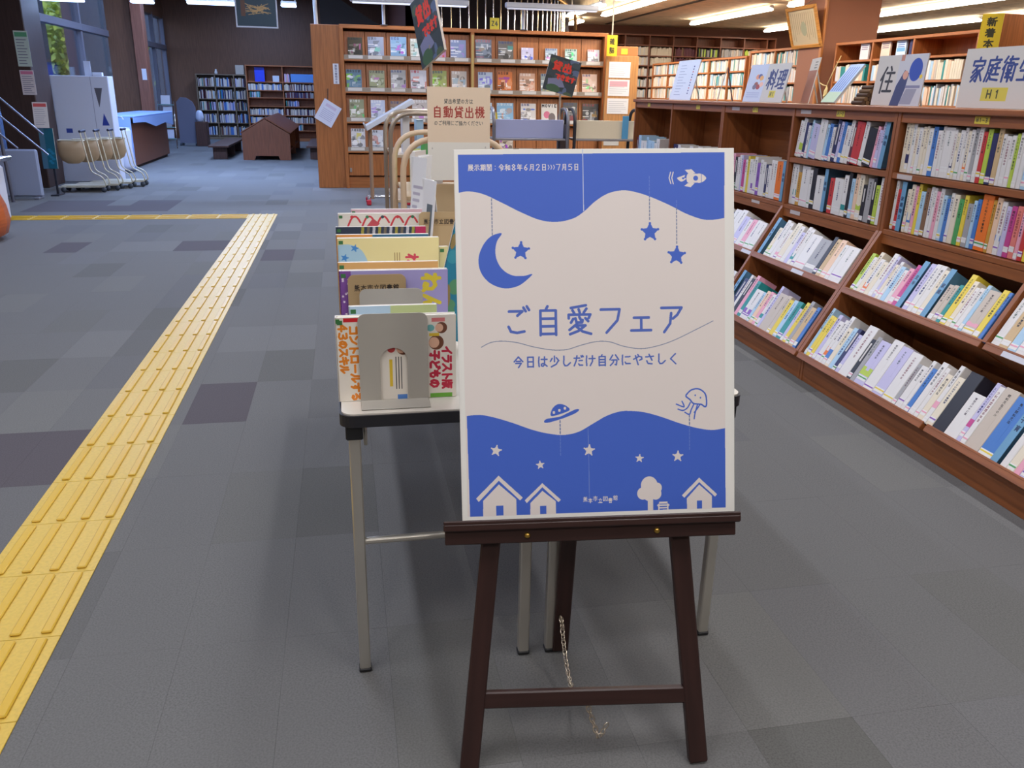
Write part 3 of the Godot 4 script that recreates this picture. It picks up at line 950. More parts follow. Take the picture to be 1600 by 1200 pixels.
	disc(im, Vector2(976, 1007), 3, 4, blue)
	disc(im, Vector2(998, 1018), 3, 4, blue)
	for p in [[143, 1214, 24, 0.2], [324, 1279, 18, -0.1], [528, 1224, 25, 0.1], [739, 1264, 18, 0.1], [901, 1260, 24, 0.05]]:
		star(im, Vector2(p[0], p[1]), p[2], p[3], cream)
	for h in [[56, 1410, 151, 1318, 249, 1412, 238, 1424, 151, 1339, 67, 1425], [85, 1421, 151, 1354, 222, 1418, 222, 1486, 84, 1486], [257, 1424, 331, 1355, 408, 1427, 397, 1436, 331, 1372, 265, 1436], [280, 1436, 331, 1387, 386, 1432, 386, 1486, 279, 1486], [917, 1425, 991, 1353, 1068, 1426, 1058, 1435, 991, 1372, 927, 1436], [938, 1439, 991, 1382, 1045, 1431, 1045, 1486, 939, 1486]]:
		fill_poly(im, flat_pts(h), cream)
	for r in [[138, 1443, 30], [320, 1450, 26], [981, 1450, 22]]:
		im.fill_rect(Rect2i(r[0], r[1], r[2], 1484 - r[1]), blue)
	for p in [[779, 1379, 38], [752, 1412, 26], [806, 1414, 26], [812, 1390, 22], [776, 1420, 24]]:
		disc(im, Vector2(p[0], p[1]), p[2] * 0.93, p[2], cream)
	im.fill_rect(Rect2i(772, 1430, 23, 55), cream)
	im.fill_rect(Rect2i(820, 1449, 36, 9), cream)
	im.fill_rect(Rect2i(812, 1461, 52, 7), cream)
	im.fill_rect(Rect2i(816, 1472, 44, 6), cream)
	for p in [816, 854]:
		im.fill_rect(Rect2i(p, 1458, 6, 26), cream)
	var lib := "熊本市立図書館"
	for i in 7:
		glyph(im, lib[i], Vector2(500 + i * 21, 1418 + [0, 6, -2, 8, 0, 8, -2][i]), 19, 21, 1.05, cream)
	return im

func build_easel() -> void:
	var u := Vector3(0.992, 0, 0.127)
	var up := Vector3(0.034, 0.964, -0.265).normalized()
	u = (u - up * u.dot(up)).normalized()
	var n := u.cross(up)
	var root := thing("easel", "dark brown wooden A-frame easel holding the blue and cream poster", "easel", Vector3(0.202, 0, -1.367))
	var fb := Basis(u, up, n)
	var wm := wood(rgb(58, 35, 31), false, 0.42)
	var wh := wood(rgb(58, 35, 31), true, 0.42)
	var P := func(a: float, b: float, c: float) -> Vector3: return u * a + up * b + n * c
	for q in [[-0.0018, 0.113], [0.4935, 0.374]]:
		var a: Vector3 = P.call(q[0], 0.006, -0.014)
		var b: Vector3 = P.call(q[1], 1.225, -0.014)
		bar("leg", a, b, 0.040, 0.024, wm, root, 0.003, n)
	part("top_rail", box(Vector3(0.27, 0.04, 0.018), 0.003), wh, root, P.call(0.2435, 1.17, -0.034), fb)
	part("crossbar", box(Vector3(0.452, 0.036, 0.018), 0.003), wh, root, P.call(0.2445, 0.156, -0.014), fb)
	var rear_foot := Vector3(0.490, 0.006, -1.735) - root.position
	bar("rear_leg", rear_foot, P.call(0.26, 1.19, -0.040), 0.040, 0.022, wm, root, 0.003, n)
	part("hinge", box(Vector3(0.05, 0.05, 0.02), 0.003), mat(rgb(170, 140, 80), 0.35, 0.9), root, P.call(0.25, 1.17, -0.056), fb)
	# ledge, tilted a little against the legs
	var tb := fb * Basis(Vector3.BACK, deg_to_rad(1.2))
	part("ledge_rail", box(Vector3(0.606, 0.034, 0.022), 0.002), wh, root, P.call(0.252, 0.5215, 0.013), tb)
	var tray := part("ledge_tray", box(Vector3(0.616, 0.016, 0.034), 0.003), wh, root, P.call(0.2545, 0.5425, 0.019), tb)
	part("ledge_lip", box(Vector3(0.616, 0.008, 0.006), 0.002), wh, tray, Vector3(0, 0.010, 0.013))
	var brass := mat(rgb(205, 165, 80), 0.3, 0.9)
	for q in [[0.118, 0.5175], [0.388, 0.5235]]:
		var st := begin()
		add_lathe(st, [Vector2(0.0065, 0), Vector2(0.0062, 0.003), Vector2(0.004, 0.0055), Vector2(0, 0.006)], Vector3.ZERO, 12)
		part("brass_screw", done(st, true), brass, root, P.call(q[0], q[1], 0.0235), fb * Basis(Vector3.RIGHT, PI / 2))
	# chain from the rear leg to the crossbar, its end hanging loose
	var ch := part("chain", null, mat(rgb(226, 214, 196), 0.25, 0.8), root)
	var a0 := Vector3(0.483, 0.120, -1.712) - root.position
	var b0: Vector3 = P.call(0.247, 0.150, -0.028)
	var pts := []
	for k in 31:
		var t := k / 30.0
		var p := a0.lerp(b0, t)
		p.y -= 0.085 * 4.0 * t * (1.0 - t)
		p.y = maxf(p.y, 0.012)
		pts.append(p)
	for k in range(1, 9):
		pts.append(b0 + Vector3(0.0035 * k, -0.0115 * k, 0.003 * k))
	for k in range(1, 4):
		pts.append(pts[pts.size() - 1] + Vector3(0.006, 0.007 * k, 0.002))
	var ls := begin()
	for k in pts.size() - 1:
		var c: Vector3 = (pts[k] + pts[k + 1]) * 0.5
		var d: Vector3 = (pts[k + 1] - pts[k]).normalized()
		var side := d.cross(Vector3(0.3, 0.2, 1)).normalized()
		if k % 2:
			side = side.cross(d).normalized()
		var ring := []
		for m in 9:
			var t := TAU * m / 8
			ring.append(c + d * cos(t) * 0.0095 + side * sin(t) * 0.0058)
		add_tube(ls, ring, 0.0016, 4, false)
	ch.mesh = done(ls, true)
	for k in 3:
		var ring := []
		for m in 11:
			var t := TAU * m / 10
			ring.append(a0 + Vector3(-0.004 + 0.004 * k, -0.012 * k + 0.010 * cos(t), 0.010 + 0.007 * sin(t)))
		part("chain_clasp", tube(ring, 0.0018, 5), mat(rgb(205, 190, 170), 0.3, 0.9), ch)
	# the poster is a thing of its own, standing in the tray
	var pt := tex(poster_image())
	var pr := thing("poster", "blue and cream poster board with moon, stars and houses, standing on the easel", "poster", root.position + P.call(0.263, 0.9275, 0.0056))
	pr.basis = fb * Basis(Vector3.BACK, deg_to_rad(1.2))
	part("board", box(Vector3(0.572, 0.752, 0.007), 0.0005), mat(rgb(240, 238, 232), 0.8), pr, Vector3(0, 0, 0))
	var face := part("printed_sheet", sheet(0.5695, 0.7505, 0.0006, printed(pt, 0.5), mat(rgb(232, 229, 222))), null, pr, Vector3(0, 0, 0.0040))
	face.set_meta("label", "printed sheet of waves, moon, stars, rocket and Japanese lettering")

# ---------------------------------------------------------------- folding tables and the books on them
func folding_table(label: String, x0: float, x1: float) -> void:
	var w := x1 - x0
	var z0 := -1.7185
	var L := 1.80
	var t := thing("folding_table", label, "table", Vector3((x0 + x1) / 2, 0, z0 - L / 2), 0.0, "folding tables")
	var outline := func(ww: float, ll: float, r: float) -> Array:
		var p := []
		for c in [[1, 1, 0], [-1, 1, 1], [-1, -1, 2], [1, -1, 3]]:
			for k in 6:
				var a: float = PI / 2 * (c[2] + k / 5.0)
				p.append(Vector2(c[0] * (ww / 2 - r) + cos(a) * r, c[1] * (ll / 2 - r) + sin(a) * r))
		return p
	part("table_top", prism(outline.call(w - 0.010, L - 0.010, 0.028), 0.030), mat(rgb(214, 208, 198), 0.35), t, Vector3(0, 0.6755, 0), Basis(Vector3.RIGHT, PI / 2))
	part("edge_band", prism(outline.call(w, L, 0.032), 0.027), mat(rgb(36, 36, 42), 0.45), t, Vector3(0, 0.6735, 0), Basis(Vector3.RIGHT, PI / 2))
	var chrome := mat(rgb(205, 200, 190), 0.3, 0.75)
	var black := mat(rgb(30, 30, 33), 0.5)
	for sz in [1, -1]:
		for sx in [-1, 1]:
			var p := Vector3(sx * (w / 2 - 0.031), 0, sz * (L / 2 - 0.028))
			var lg := part("leg", box(Vector3(0.027, 0.625, 0.025), 0.003), chrome, t, p + Vector3(0, 0.322, 0))
			part("foot_cap", box(Vector3(0.030, 0.012, 0.028), 0.003), black, lg, Vector3(0, -0.316, 0))
			part("leg_socket", box(Vector3(0.038, 0.036, 0.036), 0.003), black, lg, Vector3(0, 0.322, 0))
		part("stretcher", tube([Vector3(-w / 2 + 0.035, 0.362, sz * (L / 2 - 0.028)), Vector3(w / 2 - 0.035, 0.362, sz * (L / 2 - 0.028))], 0.009, 10), chrome, t)
		part("fold_bracket", tube([Vector3(-w / 2 + 0.055, 0.66, sz * (L / 2 - 0.05)), Vector3(-w / 2 + 0.055, 0.60, sz * (L / 2 - 0.045))], 0.005, 6), chrome, t)

func kids_cover() -> Image:
	# upright cover, shown lying on its side
	var im := new_img(390, 536, rgb(240, 232, 220))
	var red := rgb(205, 40, 70)
	write(im, "イラスト版", 148, 18, 40, 46, 40, 5.0, red)
	write(im, "子どもの", 166, 74, 44, 48, 45, 5.5, red)
	write(im, "アンガー", 150, 150, 40, 40, 42, 4.0, red)
	im.fill_rect(Rect2i(370, 18, 20, 102), rgb(110, 180, 60))
	im.fill_rect(Rect2i(368, 226, 22, 44), rgb(90, 140, 215))
	im.fill_rect(Rect2i(368, 200, 22, 14), rgb(110, 180, 60))
	for p in [[60, 66, 26], [128, 90, 34], [150, 240, 30]]:
		disc(im, Vector2(p[0], p[1]), p[2], p[2], rgb(120, 72, 50))
		disc(im, Vector2(p[0], p[1] + 10), p[2] * 0.75, p[2] * 0.7, rgb(240, 190, 160))
		disc(im, Vector2(p[0], p[1] + p[2] + 24), p[2] * 0.6, 18, rgb(205, 70, 70) if p[0] > 100 else rgb(120, 190, 190))
	im.fill_rect(Rect2i(14, 50, 18, 60), rgb(230, 130, 130))
	im.fill_rect(Rect2i(84, 76, 14, 46), rgb(235, 200, 60))
	im.fill_rect(Rect2i(200, 290, 128, 14), rgb(232, 196, 60))
	for k in 3:
		stroke(im, PackedVector2Array([Vector2(190, 250 + k * 12), Vector2(340, 250 + k * 12)]), 2.0, rgb(60, 60, 60))
	write(im, "コントロールする", 40, 436, 42, 42, 44, 5.0, rgb(240, 140, 40))
	write(im, "43のスキル", 28, 484, 38, 40, 38, 5.0, rgb(240, 140, 40))
	im.fill_rect(Rect2i(4, 430, 18, 70), rgb(215, 40, 50))
	im.fill_rect(Rect2i(8, 516, 20, 16), rgb(60, 130, 60))
	return im

func flat_book(label: String, x0: float, x1: float, y: float, h: float, z: float, t: float, cover: Material, pages := true, quarter := 0, uv := Rect2(0, 0, 1, 1)) -> Node3D:
	# a large book standing on the table with its cover to the front
	var b := thing("picture_book", label, "book", Vector3((x0 + x1) / 2, y, z), 0.0, "picture books on the folding table")
	var w := x1 - x0
	part("front_cover", sheet(w, h, 0.003, cover, mat(rgb(235, 232, 226)), uv, quarter), null, b, Vector3(0, h / 2, -0.0015))
	part("back_cover", box(Vector3(w, h, 0.003), 0.0008), mat(rgb(228, 224, 220), 0.4), b, Vector3(0, h / 2, -t + 0.0015))
	part("spine", box(Vector3(0.003, h, t), 0.001), mat(rgb(228, 224, 220), 0.4), b, Vector3(-w / 2 + 0.0015, h / 2, -t / 2))
	part("pages", box(Vector3(w - 0.008, h - 0.006, t - 0.006)), mat(rgb(238, 232, 216), 0.9), b, Vector3(0.002, h / 2, -t / 2))
	part("corner_label", box(Vector3(0.012, 0.010, 0.0006)), mat(rgb(60, 120, 70), 0.5), b, Vector3(-w / 2 + 0.010, h - 0.012, 0.0003))
	return b

func bookend(label: String, x0: float, x1: float, y: float, h: float, z: float, m: Material, arch: bool, foot: float, text := false) -> void:
	var w := x1 - x0
	var t := thing("bookend", label, "bookend", Vector3((x0 + x1) / 2, y, z), 0.0, "steel bookends on the folding table")
	var r := 0.016
	var p := [Vector2(-w / 2, 0), Vector2(-w / 2, h - r)]
	for k in 6:
		var a := PI - PI / 2 * k / 5.0
		p.append(Vector2(-w / 2 + r + cos(a) * r, h - r + sin(a) * r))
	for k in 6:
		var a := PI / 2 - PI / 2 * k / 5.0
		p.append(Vector2(w / 2 - r + cos(a) * r, h - r + sin(a) * r))
	p.append(Vector2(w / 2, 0))
	if arch:
		var aw := w * 0.20
		var ah := h * 0.46
		p.append(Vector2(aw, 0))
		for k in 11:
			var a := PI * k / 10.0
			p.append(Vector2(cos(a) * aw, ah + sin(a) * aw))
		p.append(Vector2(-aw, 0))
	part("upright", prism(p, 0.0016), m, t)
	part("foot_plate", box(Vector3(w, 0.0016, foot), 0.0006), m, t, Vector3(0, 0.0012, foot / 2))
	if text:
		var im := new_img(280, 60, rgb(176, 150, 110))
		write(im, "熊本市立図書館", 6, 10, 34, 38, 38, 2.2, rgb(50, 40, 34))
		part("ink_lettering", sheet(w * 0.82, w * 0.82 * 60 / 280, 0.0004, printed(tex(im), 0.6), m), null, t, Vector3(0, h - 0.034, 0.0011))

func build_tables() -> void:
	folding_table("narrow folding table carrying the picture books, window side of the pair", -0.037, 0.425)
	folding_table("narrow folding table mostly hidden behind the poster, shelf side of the pair", 0.434, 0.916)
	var T := 0.6915
	flat_book("white cover book with red and orange lettering lying on its side", -0.037, 0.231, T, 0.197, -1.805, 0.022, printed(tex(kids_cover()), 0.35), true, 1)
	bookend("grey steel bookend with arched cutout at the front of the row", 0.012, 0.166, T, 0.205, -1.799, mat(rgb(172, 167, 158), 0.45), true, 0.058)
	var im2 := new_img(64, 64, rgb(200, 212, 150))
	im2.fill_rect(Rect2i(0, 0, 30, 64), rgb(190, 215, 235))
	flat_book("thin pale green and sky blue book behind the white cover book", -0.006, 0.195, T, 0.205, -1.87, 0.012, printed(tex(im2), 0.3))
	# lilac book
	var tmp := new_img(420, 420, rgb(168, 160, 214))
	tmp.fill_rect(Rect2i(0, 376, 420, 44), rgb(128, 78, 160))
	write(tmp, "ねん", 18, 30, 78, 72, 88, 8.0, rgb(226, 205, 60))
	write(tmp, "ね", 210, 30, 78, 72, 110, 8.0, rgb(226, 205, 60))
	for k in 16:
		star(tmp, Vector2(rng.randi_range(10, 410), rng.randi_range(384, 412)), 6, rng.randf(), rgb(240, 226, 240))
	flat_book("lilac picture book with yellow lettering behind the grey bookends", -0.026, 0.245, T, 0.245, -2.075, 0.02, printed(tex(tmp), 0.3), true, 1)
	bookend("kraft brown bookend lettered in black ink leaning on the lilac book", -0.006, 0.138, T, 0.237, -2.066, mat(rgb(176, 150, 110), 0.5), false, 0.05, true)
	bookend("plain grey steel bookend in the middle of the row", 0.021, 0.177, T, 0.207, -2.035, mat(rgb(172, 169, 162), 0.45), false, 0.05)
	flat_book("orange edged book just behind the lilac book", -0.030, 0.238, T, 0.235, -2.235, 0.014, mat(rgb(226, 176, 110), 0.35))
	# pale yellow book with blue stars
	var im5 := new_img(460, 420, rgb(236, 222, 160))
	var wave := smooth_pts([0, 30, 60, 30, 110, 60, 140, 130, 170, 220, 210, 270, 260, 320])
	wave.append(Vector2(260, 420))
	wave.append(Vector2(0, 420))
	wave.append(Vector2(0, 30))
	fill_poly(im5, wave, rgb(170, 205, 226))
	for p in [[30, 90], [76, 46], [66, 150], [110, 150], [40, 210]]:
		star(im5, Vector2(p[0], p[1]), 18, 0.3, rgb(70, 140, 210))
	# its lettering runs sideways
	var side := new_img(70, 70, rgb(236, 222, 160))
	glyph(side, "ね", Vector2(6, 6), 58, 58, 5.0, rgb(215, 70, 90))
	side.rotate_90(CLOCKWISE)
	im5.blit_rect(side, Rect2i(0, 0, 70, 70), Vector2i(300, 70))
	for k in 3:
		stroke(im5, PackedVector2Array([Vector2(256 + k * 11, 70), Vector2(256 + k * 11, 150 + k * 10)]), 2.0, rgb(170, 140, 90))
	flat_book("pale yellow picture book with blue stars and a sky corner", -0.031, 0.263, T, 0.265, -2.445, 0.02, printed(tex(im5), 0.3))
	var im6 := new_img(64, 16, rgb(60, 110, 140))
	im6.fill_rect(Rect2i(0, 0, 25, 16), rgb(236, 160, 80))
	flat_book("orange and teal book behind the pale yellow book", -0.037, 0.25, T, 0.247, -2.62, 0.016, printed(tex(im6), 0.3))
	var im7 := new_img(256, 64, rgb(50, 60, 80))
	for k in 12:
		fill_poly(im7, PackedVector2Array([Vector2(60 + k * 16, 64), Vector2(72 + k * 16, 0), Vector2(80 + k * 16, 0), Vector2(68 + k * 16, 64)]), [rgb(170, 160, 70), rgb(120, 110, 90), rgb(200, 200, 205)][k % 3])
	im7.fill_rect(Rect2i(226, 0, 30, 64), rgb(190, 40, 90))
	flat_book("dark striped book with a red corner in the row", -0.038, 0.254, T, 0.25, -2.76, 0.014, printed(tex(im7), 0.3))
	var im8 := new_img(400, 320, rgb(236, 230, 220))
	for k in 5:
		stroke(im8, smooth_pts([40 + k * 62, 60, 60 + k * 62, 20, 80 + k * 62, 16, 96 + k * 62, 40]), 4, rgb(215, 60, 70))
		disc(im8, Vector2(60 + k * 66, 16), 7, 7, [rgb(215, 60, 70), rgb(60, 130, 90), rgb(60, 80, 90)][k % 3])
	fill_poly(im8, flat_pts([120, 60, 150, 22, 180, 46, 160, 64]), rgb(205, 80, 90))
	flat_book("white picture book with red doodles toward the back of the row", -0.032, 0.295, T, 0.255, -3.04, 0.02, printed(tex(im8), 0.3))
	bookend("kraft bookend corner showing behind the doodle book", 0.225, 0.31, T, 0.24, -3.1, mat(rgb(186, 164, 128), 0.5), false, 0.03)
	flat_book("pink topped book at the very back of the row", 0.015, 0.318, T, 0.25, -3.19, 0.018, mat(rgb(226, 190, 200), 0.35))
	flat_book("slim cream and navy book peeping past the pale yellow book", 0.264, 0.292, T, 0.235, -2.46, 0.012, mat(rgb(214, 206, 150), 0.35))
	bookend("kraft bookend with black lettering behind the leaning teal book", 0.245, 0.405, T, 0.275, -2.92, mat(rgb(186, 160, 120), 0.5), false, 0.05, true)
	# teal book leaning on its corner
	var im9 := new_img(128, 320, rgb(40, 130, 160))
	for k in 30:
		disc(im9, Vector2(rng.randi_range(0, 128), rng.randi_range(60, 320)), rng.randi_range(6, 24), rng.randi_range(10, 30), [rgb(60, 150, 170), rgb(90, 150, 110), rgb(30, 110, 150), rgb(150, 130, 80)][k % 4])
	for k in 4:
		disc(im9, Vector2(40 + k * 22, 60 + k * 8), 10, 16, rgb(235, 235, 225))
	var lb := flat_book("teal picture book leaning sideways at the edge of the poster", -0.055, 0.055, T + 0.02, 0.345, -2.26, 0.012, printed(tex(im9), 0.3))
	lb.position = Vector3(0.258, T + 0.022, -2.2)
	lb.rotation.z = -0.24
	# bent acrylic sheet feet and folded card signs
	var card := mat(rgb(236, 236, 236), 0.5)
	for q in [["tall folded white card with grey print standing behind the books", 0.262, -3.26, 0.44, 0.62], ["shorter folded white card with a dark photo edge", 0.272, -2.97, 0.385, 0.45], ["blank white card turned toward the shelf behind the books", 0.30, -3.42, 0.435, -0.75]]:
		var t := thing("folded_card", q[0], "card stand", Vector3(q[1], T, q[2]), 0.0, "folded card stands")
		var imc := new_img(64, 160, rgb(232, 232, 234))
		if q[4] > 0.5:
			for k in 12:
				stroke(imc, PackedVector2Array([Vector2(10, 40 + k * 9), Vector2(rng.randi_range(30, 56), 40 + k * 9)]), 1.6, rgb(185, 180, 195))
		elif q[4] > 0.0:
			imc.fill_rect(Rect2i(24, 34, 30, 110), rgb(96, 110, 120))
		var h: float = q[3]
		part("front_leaf", sheet(0.10, h, 0.002, printed(tex(imc), 0.5), card), null, t, Vector3(0, h / 2 * 0.985, 0.035), Basis(Vector3.UP, -PI / 2 + q[4] * 0.7) * Basis(Vector3.RIGHT, -0.10))
		part("back_leaf", box(Vector3(0.10, h, 0.002)), card, t, Vector3(0.03, h / 2 * 0.985, -0.005), Basis(Vector3.UP, -PI / 2 + q[4] * 0.7) * Basis(Vector3.RIGHT, 0.10))

# ---------------------------------------------------------------- the long sloping bookshelf
const INK := {
	"white": [226, 222, 220], "cream": [230, 218, 196], "lavender": [196, 190, 224], "pale-blue": [172, 204, 228], "blue": [70, 122, 196], "navy": [44, 46, 92],
	"yellow": [232, 206, 70], "lime": [182, 204, 74], "green": [80, 160, 92], "teal": [44, 146, 146], "pink": [232, 164, 184], "magenta": [196, 70, 140],
	"red": [198, 56, 56], "orange": [236, 120, 40], "tan": [206, 176, 132], "grey": [164, 162, 164], "black": [38, 36, 44], "violet": [140, 90, 180],
	"salmon": [226, 128, 118], "beige": [200, 186, 172], "maroon": [96, 44, 56], "peach": [236, 200, 170], "brown": [130, 96, 70], "gold": [200, 150, 60],
}

func ink(word: String) -> Color:
	var c: Array = INK[word]
	return rgb(c[0], c[1], c[2])

func book_shape(t: float, h: float, d: float) -> Mesh:
	# case binding: two boards and a rounded spine at +z
	var key := "book %.3f %.3f %.3f" % [t, h, d]
	if not meshes.has(key):
		var st := begin()
		var b := 0.0022
		add_box(st, Vector3(b / 2, h / 2, -d / 2 - 0.002), Vector3(b, h, d - 0.004))
		add_box(st, Vector3(t - b / 2, h / 2, -d / 2 - 0.002), Vector3(b, h, d - 0.004))
		add_box(st, Vector3(t / 2, h / 2, -0.0025), Vector3(t, h, 0.005), 0.0018)
		meshes[key] = done(st)
	return meshes[key]

func make_book(label: String, group: String, word: String, t: float, h: float, d: float, frame: Transform3D, full := true) -> Node3D:
	t = snappedf(t, 0.001)
	h = snappedf(h, 0.004)
	var o := Node3D.new()
	o.name = numbered("book")
	add_child(o)
	o.transform = frame
	tag(o, label, "book", group)
	book_count += 1
	var c := ink(word)
	part("cover", book_shape(t, h, d), mat(c, 0.4), o)
	part("pages", box(Vector3(maxf(t - 0.0045, 0.002), h - 0.006, d - 0.008)), mat(rgb(226, 220, 204), 0.9), o, Vector3(t / 2, h / 2, -d / 2 - 0.004))
	if full and t > 0.007:
		var w := minf(t * 0.72, 0.02)
		var hh := minf(h * rng.randf_range(0.5, 0.72), w * 11.0)
		if c.get_luminance() > 0.30:
			part("title_strip", sheet(w, hh, 0.0004, printed(title_tex[rng.randi() % 6], 0.5, c), mat(c, 0.4)), null, o, Vector3(t / 2, h * 0.93 - hh / 2, 0.0002))
		elif rng.randf() < 0.7:
			part("title_strip", box(Vector3(w * 0.5, hh * 0.7, 0.0006)), mat(rgb(210, 205, 200), 0.5), o, Vector3(t / 2, h * 0.9 - hh * 0.35, 0.0003))
		var bands := ["pink", "white", "green", "pink", "yellow", "violet", "white"]
		var ly := rng.randf_range(0.016, 0.04)
		if rng.randf() < 0.3:
			return o
		var lab := part("spine_label", box(Vector3(t * 0.9, 0.022, 0.0008)), mat(rgb(232, 230, 228), 0.5), o, Vector3(t / 2, ly, 0.0004))
		part("label_band", box(Vector3(t * 0.9, 0.006, 0.0006)), mat(ink(bands[rng.randi() % 7]), 0.5), lab, Vector3(0, 0.003, 0.0005))
		if rng.randf() < 0.25 and word in ["white", "cream", "lavender", "beige"]:
			var accents := ["blue", "pink", "magenta", "lime", "navy", "orange", "violet", "teal"]
			part("spine_band", box(Vector3(t * 0.99, h * rng.randf_range(0.08, 0.2), 0.0004)), mat(ink(accents[rng.randi() % 8]), 0.4), o, Vector3(t / 2, h * rng.randf_range(0.2, 0.34), 0.0001))
	return o

func index_card(label: String, text: String, h: float, d: float, frame: Transform3D) -> void:
	var im := new_img(64, 512, rgb(106, 156, 192))
	for i in text.length():
		glyph(im, text[i], Vector2(12, 150 + i * 64), 40, 44, 3.4, rgb(40, 62, 96))
	var o := Node3D.new()
	o.name = numbered("index_card")
	add_child(o)
	o.transform = frame
	tag(o, label, "divider", "blue index dividers in the sloping shelf")
	part("front_edge", sheet(0.032, h, 0.002, printed(tex(im), 0.45), mat(rgb(100, 150, 186), 0.5)), null, o, Vector3(0.016, h / 2, 0.004))
	part("side_board", box(Vector3(0.003, h, d), 0.0006), mat(rgb(100, 150, 186), 0.5), o, Vector3(0.0015, h / 2, -d / 2 + 0.003))

func book_row(words: String, where: String, group: String, p0: Vector3, u: Vector3, n: Vector3, length: float, fill: float, hmin: float, hmax: float, depth: float, lean := 0.0, cards := []) -> void:
	var list := words.split(" ", false)
	var wt: Array[float] = []
	var total := 0.0
	for w in list:
		var k := rng.randf_range(0.72, 1.3)
		if w.begins_with("index"):
			k = 1.5
		elif w.ends_with("*"):
			k = 2.4
		wt.append(k)
		total += k
	var unit := length * fill / total
	var s := 0.0
	var base := Basis(Vector3(0, 0, 1), u, n)
	var nb := 0
	for i in list.size():
		var w := list[i]
		var t := wt[i] * unit
		var tilt := lean * rng.randf_range(0.8, 1.2)
		var fr := Transform3D(base * Basis(Vector3(0, 0, 1), -tilt), p0 + Vector3(0, 0, s) - n * 0.012 + u * 0.0015)
		if tilt != 0.0:
			fr.origin += u * (t * sin(maxf(tilt, 0.0)))
		if w.begins_with("index"):
			var text: String = cards[0] if cards.size() > 0 else "家庭"
			if cards.size() > 0:
				cards.remove_at(0)
			index_card("pale blue index divider, %s from far end, %s" % [NTH[i], where], text, hmax * 0.98, depth, fr)
		else:
			var big := w.ends_with("*")
			var word := w.trim_suffix("*")
			var h := rng.randf_range(hmin, hmax)
			make_book("%s %s, %s from far end, %s" % [word, "volume" if big else "book", NTH[mini(i, 35)], where.trim_prefix("the ")], group, word, maxf(t - 0.0008, 0.004), h, depth * rng.randf_range(0.86, 1.0), fr)
			nb += 1
		s += t

